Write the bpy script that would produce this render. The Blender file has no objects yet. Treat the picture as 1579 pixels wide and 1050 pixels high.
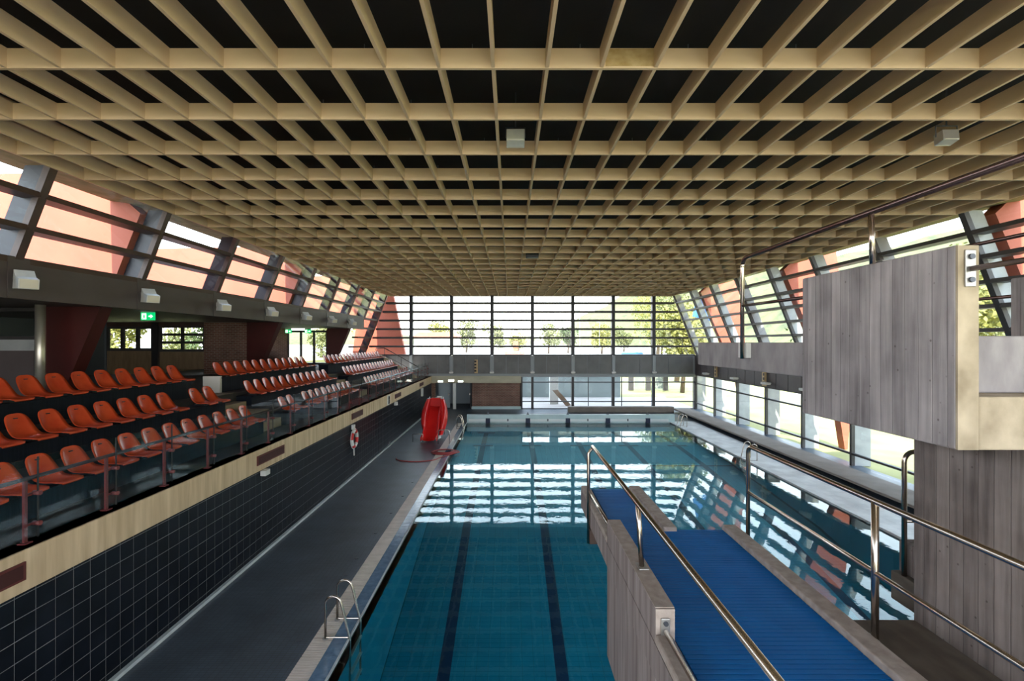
import bpy, math, random
from mathutils import Vector
random.seed(7)
sc = bpy.context.scene
col = sc.collection
R = math.radians
C = 5.02                      # camera height above the water (water = z 0)

# ------------------------------------------------------------------ camera
cam_d = bpy.data.cameras.new('camera'); cam = bpy.data.objects.new('camera', cam_d); col.objects.link(cam)
cam.location = (0, 0, C); cam.rotation_euler = (R(90), 0, 0)
cam_d.sensor_width = 36.0; cam_d.lens = 740 / 1579 * 36
cam_d.shift_x = 2.5 / 1579; cam_d.shift_y = 3.0 / 1579
cam_d.clip_end = 4000
sc.camera = cam
# ------------------------------------------------------------------ world, sun, exposure
w = bpy.data.worlds.new('sky'); sc.world = w; w.use_nodes = True
nt = w.node_tree; bg = nt.nodes['Background']
tc = nt.nodes.new('ShaderNodeTexCoord'); sx = nt.nodes.new('ShaderNodeSeparateXYZ'); cr = nt.nodes.new('ShaderNodeValToRGB')
nt.links.new(tc.outputs['Generated'], sx.inputs[0]); nt.links.new(sx.outputs['Z'], cr.inputs[0])
cr.color_ramp.elements[0].position = 0.0; cr.color_ramp.elements[0].color = (1.0, 0.97, 0.92, 1)
cr.color_ramp.elements[1].position = 0.75; cr.color_ramp.elements[1].color = (0.55, 0.74, 1.0, 1)
e = cr.color_ramp.elements.new(0.18); e.color = (0.86, 0.93, 1.0, 1)
nt.links.new(cr.outputs[0], bg.inputs[0]); bg.inputs[1].default_value = 3.2
sun_d = bpy.data.lights.new('sun', 'SUN'); sun = bpy.data.objects.new('sun', sun_d); col.objects.link(sun)
sun_d.energy = 6.0; sun_d.angle = R(0.6); sun_d.color = (1.0, 0.90, 0.74)
sun.rotation_euler = Vector((0.02, 0.69, -0.72)).to_track_quat('-Z', 'Y').to_euler()
sun.location = (0, -60, 60)
vs = sc.view_settings
vs.view_transform = 'Standard'; vs.look = 'None'; vs.gamma = 1.0; vs.use_curve_mapping = False; vs.exposure = 1.22
cy = sc.cycles
cy.max_bounces = 10; cy.diffuse_bounces = 6; cy.glossy_bounces = 5; cy.transparent_max_bounces = 40
cy.sample_clamp_indirect = 6.0; cy.use_denoising = True
cy.caustics_reflective = False; cy.caustics_refractive = False

# ------------------------------------------------------------------ materials
M = {}
def newmat(name):
    m = bpy.data.materials.new(name); m.use_nodes = True; M[name] = m
    return m, m.node_tree, m.node_tree.nodes['Principled BSDF']
def mat(name, c1, c2=None, scale=(4, 4, 4), rough=0.6, bump=0.0, metal=0.0, detail=4, emit=0, spec=0.5, lo=0.3, hi=0.7, bscale=None):
    """two-tone noise material in object space"""
    m, t, b = newmat(name)
    b.inputs['Roughness'].default_value = rough; b.inputs['Metallic'].default_value = metal
    b.inputs['Specular IOR Level'].default_value = spec
    if c2 is None and not bump:
        b.inputs['Base Color'].default_value = (*c1, 1)
    else:
        tcn = t.nodes.new('ShaderNodeTexCoord'); mp = t.nodes.new('ShaderNodeMapping'); mp.inputs['Scale'].default_value = scale
        g = t.nodes.new('ShaderNodeNewGeometry')
        t.links.new(g.outputs['Position'], mp.inputs[0])
        n = t.nodes.new('ShaderNodeTexNoise'); n.inputs['Scale'].default_value = 1.0; n.inputs['Detail'].default_value = detail
        t.links.new(mp.outputs[0], n.inputs['Vector'])
        r = t.nodes.new('ShaderNodeValToRGB'); r.color_ramp.elements[0].position = lo; r.color_ramp.elements[1].position = hi
        r.color_ramp.elements[0].color = (*c1, 1); r.color_ramp.elements[1].color = (*(c2 or c1), 1)
        t.links.new(n.outputs['Fac'], r.inputs[0]); t.links.new(r.outputs[0], b.inputs['Base Color'])
        if bump:
            src = n
            if bscale:
                mp2 = t.nodes.new('ShaderNodeMapping'); mp2.inputs['Scale'].default_value = bscale
                t.links.new(g.outputs['Position'], mp2.inputs[0])
                src = t.nodes.new('ShaderNodeTexNoise'); src.inputs['Scale'].default_value = 1; t.links.new(mp2.outputs[0], src.inputs['Vector'])
            bp = t.nodes.new('ShaderNodeBump'); bp.inputs['Strength'].default_value = bump; bp.inputs['Distance'].default_value = 0.02
            t.links.new(src.outputs['Fac'], bp.inputs['Height']); t.links.new(bp.outputs[0], b.inputs['Normal'])
    if emit:
        b.inputs['Emission Color'].default_value = (*c1, 1); b.inputs['Emission Strength'].default_value = emit
    return m

def board_concrete(name, c1, c2, cj, axis, width=0.115):
    """board-marked concrete: vertical boards along horizontal axis (0=x,1=y), stain noise, dark joints, pits"""
    m, t, b = newmat(name); N = t.nodes.new; L = t.links.new
    b.inputs['Roughness'].default_value = 0.85
    g = N('ShaderNodeNewGeometry'); s = N('ShaderNodeSeparateXYZ'); L(g.outputs['Position'], s.inputs[0])
    dv = N('ShaderNodeMath'); dv.operation = 'DIVIDE'; dv.inputs[1].default_value = width
    ad = N('ShaderNodeMath'); ad.operation = 'ADD'
    if axis == 2: L(s.outputs[0], ad.inputs[0]); L(s.outputs[1], ad.inputs[1])
    else: L(s.outputs[axis], ad.inputs[0]); ad.inputs[1].default_value = 0
    wob = N('ShaderNodeTexNoise'); wob.inputs['Scale'].default_value = 1.2; L(g.outputs['Position'], wob.inputs['Vector'])
    wm = N('ShaderNodeMath'); wm.operation = 'MULTIPLY_ADD'; wm.inputs[1].default_value = 0.02; L(wob.outputs['Fac'], wm.inputs[0]); L(ad.outputs[0], wm.inputs[2])
    L(wm.outputs[0], dv.inputs[0])
    fl = N('ShaderNodeMath'); fl.operation = 'FLOOR'; L(dv.outputs[0], fl.inputs[0])
    fr = N('ShaderNodeMath'); fr.operation = 'FRACT'; L(dv.outputs[0], fr.inputs[0])
    wn = N('ShaderNodeTexWhiteNoise'); wn.noise_dimensions = '1D'; L(fl.outputs[0], wn.inputs['W'])
    pg = N('ShaderNodeMath'); pg.operation = 'PINGPONG'; pg.inputs[1].default_value = 0.5; L(fr.outputs[0], pg.inputs[0])
    jt = N('ShaderNodeValToRGB'); jt.color_ramp.elements[0].position = 0.0; jt.color_ramp.elements[1].position = 0.06; L(pg.outputs[0], jt.inputs[0])
    mp = N('ShaderNodeMapping'); mp.inputs['Scale'].default_value = (22, 22, 1.3); L(g.outputs['Position'], mp.inputs[0])
    n1 = N('ShaderNodeTexNoise'); n1.inputs['Scale'].default_value = 1; n1.inputs['Detail'].default_value = 6; L(mp.outputs[0], n1.inputs['Vector'])
    n2 = N('ShaderNodeTexNoise'); n2.inputs['Scale'].default_value = 2.2; n2.inputs['Detail'].default_value = 8; L(g.outputs['Position'], n2.inputs['Vector'])
    a1 = N('ShaderNodeMath'); a1.operation = 'ADD'; L(n1.outputs['Fac'], a1.inputs[0]); L(n2.outputs['Fac'], a1.inputs[1])
    a2 = N('ShaderNodeMath'); a2.operation = 'MULTIPLY_ADD'; a2.inputs[1].default_value = 0.35; L(wn.outputs['Value'], a2.inputs[0]); L(a1.outputs[0], a2.inputs[2])
    rp = N('ShaderNodeValToRGB'); rp.color_ramp.elements[0].position = 0.85; rp.color_ramp.elements[1].position = 1.5
    rp.color_ramp.elements[0].color = (*c1, 1); rp.color_ramp.elements[1].color = (*c2, 1)
    sub = N('ShaderNodeMath'); sub.operation = 'MULTIPLY'; sub.inputs[1].default_value = 1.0; L(a2.outputs[0], sub.inputs[0]); 
    mr = N('ShaderNodeMapRange'); mr.inputs['From Min'].default_value = 0.75; mr.inputs['From Max'].default_value = 1.6; L(sub.outputs[0], mr.inputs[0])
    rp.color_ramp.elements[0].position = 0.0; rp.color_ramp.elements[1].position = 1.0
    L(mr.outputs[0], rp.inputs[0])
    jm = N('ShaderNodeMapRange'); jm.inputs['To Min'].default_value = 0.5; L(jt.outputs[0], jm.inputs[0])
    mx = N('ShaderNodeMixRGB'); mx.inputs[1].default_value = (*cj, 1); L(jm.outputs[0], mx.inputs[0]); L(rp.outputs[0], mx.inputs[2])
    v = N('ShaderNodeTexVoronoi'); v.inputs['Scale'].default_value = 9; L(g.outputs['Position'], v.inputs['Vector'])
    pr = N('ShaderNodeValToRGB'); pr.color_ramp.elements[0].position = 0.05; pr.color_ramp.elements[1].position = 0.10
    pr.color_ramp.elements[0].color = (0.35, 0.32, 0.30, 1); L(v.outputs['Distance'], pr.inputs[0])
    m2 = N('ShaderNodeMixRGB'); m2.blend_type = 'MULTIPLY'; m2.inputs[0].default_value = 0.75; L(mx.outputs[0], m2.inputs[1]); L(pr.outputs[0], m2.inputs[2])
    L(m2.outputs[0], b.inputs['Base Color'])
    hh = N('ShaderNodeMath'); hh.operation = 'MULTIPLY_ADD'; hh.inputs[1].default_value = 0.6; L(jt.outputs[0], hh.inputs[0]); L(a2.outputs[0], hh.inputs[2])
    bp = N('ShaderNodeBump'); bp.inputs['Strength'].default_value = 0.5; bp.inputs['Distance'].default_value = 0.008
    L(hh.outputs[0], bp.inputs['Height']); L(bp.outputs[0], b.inputs['Normal'])
    return m

def glass(name, tint, f0=0.04, rough=0.0, gl=(1, 1, 1), power=5.0, fmax=1.0):
    """clear sheet: transparent body, mirror by Schlick's law (same from both sides)"""
    m = bpy.data.materials.new(name); m.use_nodes = True; M[name] = m
    t = m.node_tree; t.nodes.clear(); N = t.nodes.new
    o = N('ShaderNodeOutputMaterial'); mx = N('ShaderNodeMixShader'); tr = N('ShaderNodeBsdfTransparent'); g = N('ShaderNodeBsdfGlossy'); f = N('ShaderNodeLayerWeight')
    tr.inputs[0].default_value = (*tint, 1); g.inputs['Roughness'].default_value = rough; g.inputs['Color'].default_value = (*gl, 1)
    f.inputs['Blend'].default_value = 0.5
    p = N('ShaderNodeMath'); p.operation = 'POWER'; p.inputs[1].default_value = power
    q = N('ShaderNodeMath'); q.operation = 'MULTIPLY_ADD'; q.inputs[1].default_value = fmax-f0; q.inputs[2].default_value = f0
    t.links.new(f.outputs['Facing'], p.inputs[0]); t.links.new(p.outputs[0], q.inputs[0]); t.links.new(q.outputs[0], mx.inputs[0])
    t.links.new(tr.outputs[0], mx.inputs[1]); t.links.new(g.outputs[0], mx.inputs[2]); t.links.new(mx.outputs[0], o.inputs[0])
    return m
glass('pane_glass', (0.975, 0.99, 0.985), 0.012, fmax=0.35)
glass('balustrade_glass', (0.93, 0.965, 0.965), 0.016, fmax=0.28)

# water: fresnel mirror with ripples over clear tinted body
def water():
    m = glass('water', (0.62, 0.94, 0.97), 0.02, 0.0, (0.9, 1.0, 1.0), power=4.8, fmax=0.72); t = m.node_tree; N = t.nodes.new; L = t.links.new
    g = N('ShaderNodeNewGeometry')
    mp = N('ShaderNodeMapping'); mp.inputs['Scale'].default_value = (3.2, 2.4, 1); L(g.outputs['Position'], mp.inputs[0])
    n = N('ShaderNodeTexNoise'); n.inputs['Scale'].default_value = 1.0; n.inputs['Detail'].default_value = 3; L(mp.outputs[0], n.inputs['Vector'])
    bp = N('ShaderNodeBump'); bp.inputs['Strength'].default_value = 0.016; bp.inputs['Distance'].default_value = 0.08
    L(n.outputs['Fac'], bp.inputs['Height'])
    for nd in t.nodes:
        if nd.type == 'BSDF_GLOSSY': L(bp.outputs[0], nd.inputs['Normal'])
    return m
water()
def grid_mat(name, c1, c2, sxy, gap, cg, rough=0.5, axes=(0, 1), bump=0.3):
    """small tile grid (tiles below pixel size)"""
    m, t, b = newmat(name); N = t.nodes.new; L = t.links.new
    b.inputs['Roughness'].default_value = rough
    g = N('ShaderNodeNewGeometry'); s = N('ShaderNodeSeparateXYZ'); L(g.outputs['Position'], s.inputs[0])
    cb = N('ShaderNodeCombineXYZ'); L(s.outputs[axes[0]], cb.inputs[0]); L(s.outputs[axes[1]], cb.inputs[1])
    br = N('ShaderNodeTexBrick'); br.offset = 0.0 if axes == (0, 1) else 0.5; L(cb.outputs[0], br.inputs['Vector'])
    br.inputs['Scale'].default_value = 1; br.inputs['Brick Width'].default_value = sxy[0]; br.inputs['Row Height'].default_value = sxy[1]
    br.inputs['Mortar Size'].default_value = gap; br.inputs['Color1'].default_value = (*c1, 1); br.inputs['Color2'].default_value = (*c2, 1); br.inputs['Mortar'].default_value = (*cg, 1)
    n = N('ShaderNodeTexNoise'); n.inputs['Scale'].default_value = 1.3; n.inputs['Detail'].default_value = 5; L(g.outputs['Position'], n.inputs['Vector'])
    r = N('ShaderNodeValToRGB'); r.color_ramp.elements[0].color = (0.65, 0.65, 0.65, 1); r.color_ramp.elements[0].position = 0.3; r.color_ramp.elements[1].position = 0.7; L(n.outputs['Fac'], r.inputs[0])
    mx = N('ShaderNodeMixRGB'); mx.blend_type = 'MULTIPLY'; mx.inputs[0].default_value = 1; L(br.outputs['Color'], mx.inputs[1]); L(r.outputs[0], mx.inputs[2])
    L(mx.outputs[0], b.inputs['Base Color'])
    bp = N('ShaderNodeBump'); bp.invert = True; bp.inputs['Strength'].default_value = bump; bp.inputs['Distance'].default_value = 0.004
    L(br.outputs['Fac'], bp.inputs['Height']); L(bp.outputs[0], b.inputs['Normal'])
    return m

mat('beam', (0.66, 0.48, 0.31), (0.76, 0.57, 0.385), (1.1, 1.1, 3.0), 0.8, 0.05)
mat('roof_black', (0.006, 0.006, 0.007), (0.014, 0.013, 0.013), (0.7, 0.7, 1), 0.9)
mat('rust', (0.42, 0.27, 0.10), (0.62, 0.46, 0.25), (6, 6, 9), 0.9)
grid_mat('deck', (0.075, 0.100, 0.130), (0.090, 0.118, 0.152), (0.10, 0.05), 0.004, (0.05, 0.06, 0.07), 0.42)
grid_mat('deck_white', (0.84, 0.87, 0.86), (0.90, 0.92, 0.90), (0.24, 0.12), 0.003, (0.66, 0.69, 0.68), 0.55)
grid_mat('brick', (0.16, 0.070, 0.050), (0.23, 0.105, 0.075), (0.25, 0.085), 0.012, (0.30, 0.24, 0.20), 0.85, (0, 2), 0.6)
mat('blue_tile', (0.10, 0.17, 0.26), (0.16, 0.25, 0.36), (9, 9, 9), 0.15, 0.1)
mat('grating', (0.60, 0.52, 0.46), (0.72, 0.63, 0.56), (4, 4, 4), 0.6)
mat('black_tile', (0.004, 0.0055, 0.009), (0.008, 0.011, 0.018), (2, 2.2, 2), 0.3, spec=0.12)
mat('grout', (0.15, 0.155, 0.165), (0.25, 0.255, 0.265), (3, 3, 3), 0.9)
mat('skirting', (0.42, 0.47, 0.49), (0.52, 0.57, 0.58), (3, 3, 3), 0.5)
mat('fascia', (0.46, 0.335, 0.205), (0.74, 0.585, 0.40), (1.2, 7, 0.6), 0.85, 0.25, lo=0.25, hi=0.75)
board_concrete('board_grey', (0.20, 0.18, 0.192), (0.58, 0.535, 0.55), (0.17, 0.15, 0.157), 2)
board_concrete('board_brown', (0.115, 0.092, 0.086), (0.40, 0.335, 0.315), (0.075, 0.058, 0.054), 2)
mat('streak_concrete', (0.15, 0.115, 0.110), (0.40, 0.335, 0.325), (13, 13, 0.9), 0.85, 0.25, detail=7, lo=0.25, hi=0.75)
mat('grey_concrete', (0.28, 0.26, 0.275), (0.43, 0.405, 0.42), (7, 7, 3), 0.85, 0.2, detail=8)
mat('lit_concrete', (0.34, 0.275, 0.19), (0.62, 0.525, 0.39), (5, 5, 4), 0.9, 0.35, detail=8)  # concrete with the warm light on camera-facing faces put into its colour
mat('beam_concrete', (0.42, 0.40, 0.30), (0.55, 0.52, 0.40), (1, 1, 2), 0.85)
mat('kerb', (0.33, 0.27, 0.235), (0.47, 0.40, 0.36), (14, 14, 14), 0.9, 0.4, detail=8)
mat('dark_floor', (0.105, 0.085, 0.07), (0.20, 0.17, 0.14), (6, 3, 6), 0.9, 0.3, detail=8)
mat('slat_blue', (0.0005, 0.115, 0.38), (0.001, 0.15, 0.47), (3, 3, 3), 0.6, spec=0.25)
mat('mat_base', (0.003, 0.025, 0.11), None, rough=0.8)
mat('steel', (0.60, 0.53, 0.47), None, rough=0.22, metal=1.0)
mat('steel_reflect', (0.16, 0.105, 0.10), None, rough=0.25, metal=0.85)  # steel with the dark ceiling's reflection put into its colour
mat('steel_column', (0.72, 0.68, 0.60), None, rough=0.38, metal=0.8)
mat('steel_dull', (0.45, 0.44, 0.43), None, rough=0.45, metal=0.9)
mat('bolt', (0.10, 0.11, 0.13), None, rough=0.4, metal=0.7)
mat('frame_dark', (0.030, 0.028, 0.030), (0.045, 0.042, 0.045), (3, 3, 3), 0.5)
mat('frame_brown', (0.050, 0.028, 0.022), (0.075, 0.042, 0.034), (3, 3, 3), 0.5)
mat('frame_blue', (0.008, 0.011, 0.022), None, rough=0.45)
mat('frame_grey', (0.30, 0.32, 0.33), (0.38, 0.40, 0.41), (3, 3, 3), 0.6)
mat('frame_mid', (0.075, 0.078, 0.082), (0.10, 0.10, 0.105), (3, 3, 3), 0.5)
mat('band_grey', (0.078, 0.063, 0.064), (0.102, 0.083, 0.085), (1.2, 1.2, 1.2), 0.55)
mat('panel_grey', (0.115, 0.118, 0.122), (0.17, 0.172, 0.175), (1.4, 1, 1.4), 0.55)
mat('trim_grey', (0.28, 0.31, 0.33), None, rough=0.5)
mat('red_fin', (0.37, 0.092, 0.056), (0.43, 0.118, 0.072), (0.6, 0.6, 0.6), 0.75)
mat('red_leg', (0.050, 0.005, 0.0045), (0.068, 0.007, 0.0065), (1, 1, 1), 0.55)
mat('seat_orange', (0.54, 0.058, 0.020), (0.64, 0.088, 0.028), (5, 5, 5), 0.26, detail=2, spec=0.45)
mat('navy', (0.004, 0.007, 0.012), (0.009, 0.014, 0.024), (3, 30, 1), 0.7, 0.3, spec=0.2)
mat('tier', (0.022, 0.019, 0.019), (0.045, 0.039, 0.037), (2, 2, 2), 0.75)
mat('tread', (0.24, 0.18, 0.12), (0.33, 0.25, 0.17), (3, 3, 3), 0.75)
mat('post_red', (0.14, 0.028, 0.030), None, rough=0.4)
mat('rail_dark', (0.030, 0.018, 0.020), None, rough=0.3)
mat('grille_red', (0.045, 0.007, 0.007), None, rough=0.7)
mat('vent_red', (0.10, 0.018, 0.018), None, rough=0.6)
mat('white', (0.72, 0.73, 0.72), None, rough=0.5)
mat('lamp_white', (0.62, 0.63, 0.62), (0.74, 0.74, 0.72), (6, 6, 6), 0.45)
mat('lamp_lens', (0.70, 0.66, 0.56), None, rough=0.2)
mat('glow_white', (1.0, 0.93, 0.78), None, emit=3.0)
mat('sign_green', (0.0, 0.36, 0.10), None, emit=0.8)
mat('sign_white', (0.9, 1.0, 0.92), None, emit=1.0)
mat('black', (0.012, 0.012, 0.014), None, rough=0.5)
mat('slide_red', (0.60, 0.012, 0.012), (0.66, 0.018, 0.016), (2, 2, 2), 0.16)
mat('hose_red', (0.36, 0.05, 0.05), None, rough=0.5)
mat('buoy_red', (0.62, 0.03, 0.03), None, rough=0.5)
mat('pool_tile', (0.003, 0.138, 0.212), (0.005, 0.176, 0.258), (1.2, 1.6, 1), 0.4)
mat('pool_joint', (0.002, 0.070, 0.105), None, rough=0.6)
mat('lane_dark', (0.004, 0.012, 0.045), (0.006, 0.018, 0.06), (3, 3, 3), 0.5)
mat('pool_white', (0.50, 0.66, 0.68), (0.58, 0.73, 0.74), (2, 2, 2), 0.3)
mat('white_line', (0.78, 0.84, 0.84), None, rough=0.3)
mat('bench_concrete', (0.20, 0.168, 0.142), (0.27, 0.232, 0.20), (1.5, 1.5, 1.5), 0.8)
mat('door_blue', (0.36, 0.43, 0.48), None, rough=0.5)
mat('recess', (0.10, 0.12, 0.14), None, rough=0.7)
mat('wood_panel', (0.17, 0.115, 0.062), (0.23, 0.16, 0.09), (8, 8, 1.5), 0.6)
mat('speaker_tan', (0.55, 0.40, 0.22), None, rough=0.6)
mat('lawn', (0.22, 0.22, 0.075), (0.33, 0.31, 0.13), (0.5, 0.5, 0.5), 0.95)
mat('path', (0.34, 0.285, 0.25), (0.40, 0.34, 0.30), (1, 1, 1), 0.95)
mat('asphalt', (0.25, 0.235, 0.21), (0.33, 0.31, 0.28), (0.05, 0.05, 0.05), 0.95)
mat('pale_wall', (0.175, 0.20, 0.19), (0.215, 0.24, 0.23), (0.4, 0.4, 0.4), 0.8)
mat('white_wall', (0.62, 0.60, 0.57), (0.70, 0.68, 0.65), (0.5, 0.5, 0.5), 0.8)
mat('roof_tile', (0.36, 0.14, 0.10), (0.45, 0.19, 0.13), (1, 1, 1), 0.8)
mat('hill', (0.060, 0.072, 0.030), (0.155, 0.150, 0.055), (0.09, 0.09, 0.09), 1.0, detail=8)
mat('leaf_pale', (0.13, 0.15, 0.055), (0.22, 0.23, 0.09), (0.3, 0.3, 0.3), 0.8)
mat('leaf_yellow', (0.20, 0.20, 0.045), (0.29, 0.28, 0.085), (0.3, 0.3, 0.3), 0.8)
mat('leaf_dark', (0.045, 0.075, 0.022), (0.085, 0.115, 0.036), (0.3, 0.3, 0.3), 0.8)
mat('bark', (0.10, 0.07, 0.05), None, rough=0.9)
mat('moss', (0.13, 0.14, 0.05), (0.26, 0.22, 0.12), (3, 3, 3), 0.95)
mat('chute', (0.30, 0.20, 0.14), None, rough=0.6)
mat('banner_blue', (0.02, 0.16, 0.52), None, rough=0.6)
mat('car_blue', (0.05, 0.15, 0.32), None, rough=0.25)

# ------------------------------------------------------------------ builders
WL = {}
class MB:
    def __init__(s): s.v = []; s.f = []
    def quad(s, a, b, c, d):
        n = len(s.v); s.v += [a, b, c, d]; s.f.append((n, n+1, n+2, n+3)); return s
    def box(s, x0, x1, y0, y1, z0, z1):
        n = len(s.v)
        s.v += [(x0,y0,z0),(x1,y0,z0),(x1,y1,z0),(x0,y1,z0),(x0,y0,z1),(x1,y0,z1),(x1,y1,z1),(x0,y1,z1)]
        for q in ((0,3,2,1),(4,5,6,7),(0,1,5,4),(1,2,6,5),(2,3,7,6),(3,0,4,7)): s.f.append(tuple(n+i for i in q))
        return s
    def prism(s, pts, axis, a0, a1):
        n = len(s.v); k = len(pts)
        def P(p, a): return {'x': (a, p[0], p[1]), 'y': (p[0], a, p[1]), 'z': (p[0], p[1], a)}[axis]
        s.v += [P(p, a0) for p in pts] + [P(p, a1) for p in pts]
        s.f.append(tuple(n+i for i in range(k))); s.f.append(tuple(n+k+i for i in reversed(range(k))))
        for i in range(k):
            j = (i+1) % k; s.f.append((n+i, n+k+i, n+k+j, n+j))
        return s
    def tube(s, path, r, seg=10, closed=False):
        path = [Vector(p) for p in path]; k = len(path); n = len(s.v)
        up = None
        for i, p in enumerate(path):
            if closed: d = path[(i+1) % k] - path[i-1]
            else: d = path[min(i+1, k-1)] - path[max(i-1, 0)]
            d.normalize()
            if up is None:
                up = Vector((0,0,1)) if abs(d.z) < 0.9 else Vector((1,0,0))
            a = up - d * up.dot(d)
            if a.length < 1e-5: a = Vector((1,0,0)) - d*d.x
            a.normalize(); up = a; b = d.cross(a)
            rr = r[i] if isinstance(r, (list, tuple)) else r
            for j in range(seg):
                t = 2*math.pi*j/seg; s.v.append(tuple(p + a*rr*math.cos(t) + b*rr*math.sin(t)))
        rng = k if closed else k-1
        for i in range(rng):
            i2 = (i+1) % k
            for j in range(seg):
                j2 = (j+1) % seg
                s.f.append((n+i*seg+j, n+i*seg+j2, n+i2*seg+j2, n+i2*seg+j))
        if not closed:
            s.f.append(tuple(n+j for j in reversed(range(seg)))); s.f.append(tuple(n+(k-1)*seg+j for j in range(seg)))
        return s
    def cyl(s, c, r, h, seg=14): return s.tube([c, (c[0], c[1], c[2]+h)], r, seg)
    def mesh(s, name, m, origin=(0,0,0), smooth=False):
        me = bpy.data.meshes.new(name)
        me.from_pydata([(a-origin[0], b-origin[1], c-origin[2]) for a, b, c in s.v], [], s.f)
        me.materials.append(M[m])
        if smooth: me.polygons.foreach_set('use_smooth', [len(p.vertices) == 4 for p in me.polygons])
        me.update(); return me
    def build(s, name, m, parent=None, origin=None, smooth=False, bevel=0):
        if origin is None:
            xs = [v[0] for v in s.v]; ys = [v[1] for v in s.v]; zs = [v[2] for v in s.v]
            origin = ((min(xs)+max(xs))/2, (min(ys)+max(ys))/2, min(zs))
        o = put(name, s.mesh(name, m, origin, smooth), origin, parent)
        if bevel:
            md = o.modifiers.new('bevel', 'BEVEL'); md.width = bevel; md.segments = 2; md.limit_method = 'ANGLE'
        return o
def put(name, data, loc, parent=None, rotz=0):
    o = bpy.data.objects.new(name, data); col.objects.link(o)
    WL[o.name] = Vector(loc)
    if parent is not None:
        o.parent = parent; o.location = Vector(loc) - WL[parent.name]
    else: o.location = loc
    if rotz: o.rotation_euler = (0, 0, rotz)
    return o
def empty(name, loc=(0,0,0)):
    o = put(name, None, loc); o.empty_display_size = 0.1; return o
def tag(o, label, cat=None, group=None, kind=None):
    o['label'] = label
    if cat: o['category'] = cat
    if group: o['group'] = group
    if kind: o['kind'] = kind
    return o
def S(o, label, cat): return tag(o, label, cat, kind='structure')
def arc(c, r, a0, a1, n, ax, ay):
    c = Vector(c); ax = Vector(ax); ay = Vector(ay)
    return [tuple(c + ax*r*math.cos(a0+(a1-a0)*i/n) + ay*r*math.sin(a0+(a1-a0)*i/n)) for i in range(n+1)]
ORD = ['first','second','third','fourth','fifth','sixth','seventh','eighth','ninth','tenth','eleventh','twelfth','thirteenth','fourteenth','fifteenth','sixteenth','seventeenth','eighteenth','nineteenth','twentieth']

# ------------------------------------------------------------------ the hall: levels and lines
YB = 36.0                                   # far wall
XR = 13.86                                  # right wall (lower glazing)
XP0, XP1 = -2.71, 9.94                      # pool edges
YP0, YP1 = 2.0, 29.9
BAY = [35.9 - 3.28*k for k in range(14)]    # mullion lines along the hall
LEV = [C+v for v in (-0.97, -0.30, 0.35, 1.00, 1.65, 2.30, 2.95, 3.50)]
def XGL(z): return -9.2 - 0.384*(C+3.45-z)  # left leaning glass
def XGR(z): return 12.16 + 0.393*(C+3.45-z) # right leaning glass
YN = -9.0                                   # wall behind the camera

# ---- floor (deck)
b = MB()
b.box(-5.9, -3.33, YN, YB+4, -0.3, 0.03)
b.box(-3.33, XP0, YP1+0.0, YB+4, -0.3, 0.03)
b.box(XP0, 14.2, YP1+0.25, YB, -0.3, 0.03)
b.box(XP1+1.6, 14.2, YP0, YP1+0.25, -0.3, 0.025)
S(b.build('floor', 'deck', origin=(0, 0, 0)), 'dark blue-grey tiled deck running round the pool', 'floor')
S(MB().box(-3.33, 14.2, YN, YP0, -0.3, 0.03).build('floor_bounce', 'white_wall', origin=(0, YN, 0)), 'unseen floor behind the camera, made pale to bounce sunlight into the hall', 'floor')  # out of view; pale colour chosen to bounce sunlight onto the ceiling
b = MB().box(XP1, XP1+1.6, YP0, YP1+0.25, -0.3, 0.06)
S(b.build('floor_ledge', 'deck_white', origin=(XP1, YP0, 0)), 'white tiled wet ledge along the right pool edge', 'floor')
# edge strip: grating pieces and blue wet tiles
S0 = S(MB().box(-3.33, XP0, YP0, YP1, -0.3, 0.0).build('trim_1', 'grout', origin=(-3, YP0, 0)), 'beige grating and blue tile strip on the left pool edge', 'gutter')
g = MB()
for k in range(4): g.box(-0.165, 0.165, k*0.06+0.004, k*0.06+0.046, -0.02, 0.034)
g.box(-0.165, 0.165, 0, 0.24, -0.03, 0.018)
gm = g.mesh('grating', 'grating')
n = 0; y = 6.4
while y < YP1-0.3:
    put('grating', gm, (-3.155, y, 0), S0); y += 0.245
tm = MB().box(-0.135, 0.135, 0.003, 0.242, -0.02, 0.03).mesh('edge_tile', 'blue_tile')
y = 6.4
while y < YP1-0.3:
    put('edge_tile', tm, (-2.85, y, 0), S0); y += 0.245
b = MB().box(-2.735, XP0, YP0, YP1, -0.05, 0.04); b.build('edge_lip', 'skirting', S0)

# ---- pool basin
prof = [(YP0, -2.75), (9.95, -2.0), (15.4, -0.91), (21.3, -0.42), (24.7, -0.28), (YP1, -0.24)]
def zf(y):
    for (a, za), (c, zc) in zip(prof, prof[1:]):
        if y <= c: return za + (zc-za)*(y-a)/(c-a)
    return prof[-1][1]
b = MB(); bw = MB()
for (a, za), (c, zc) in zip(prof, prof[1:]):
    b.quad((XP0, a, za-0.006), (XP1, a, za-0.006), (XP1, c, zc-0.006), (XP0, c, zc-0.006))
    bw.quad((XP0, a, za-.3), (XP0, c, zc-.3), (XP0, c, 0.0), (XP0, a, 0.0))
    bw.quad((XP1, a, za-.3), (XP1, c, zc-.3), (XP1, c, 0.0), (XP1, a, 0.0))
bw.quad((XP0, YP1, -0.35), (XP1, YP1, -0.25), (XP1, YP1, 0), (XP0, YP1, 0))
b.quad((XP0, YP0, -2.8), (XP1, YP0, -2.8), (XP1, YP0, 0), (XP0, YP0, 0))
basin = S(b.build('pool_basin', 'pool_joint', origin=(XP0, YP0, 0)), 'blue tiled basin of the swimming pool with dark lane lines', 'pool')
bw.build('basin_wall', 'pool_tile', basin, origin=(XP0, YP0, 0))
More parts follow.
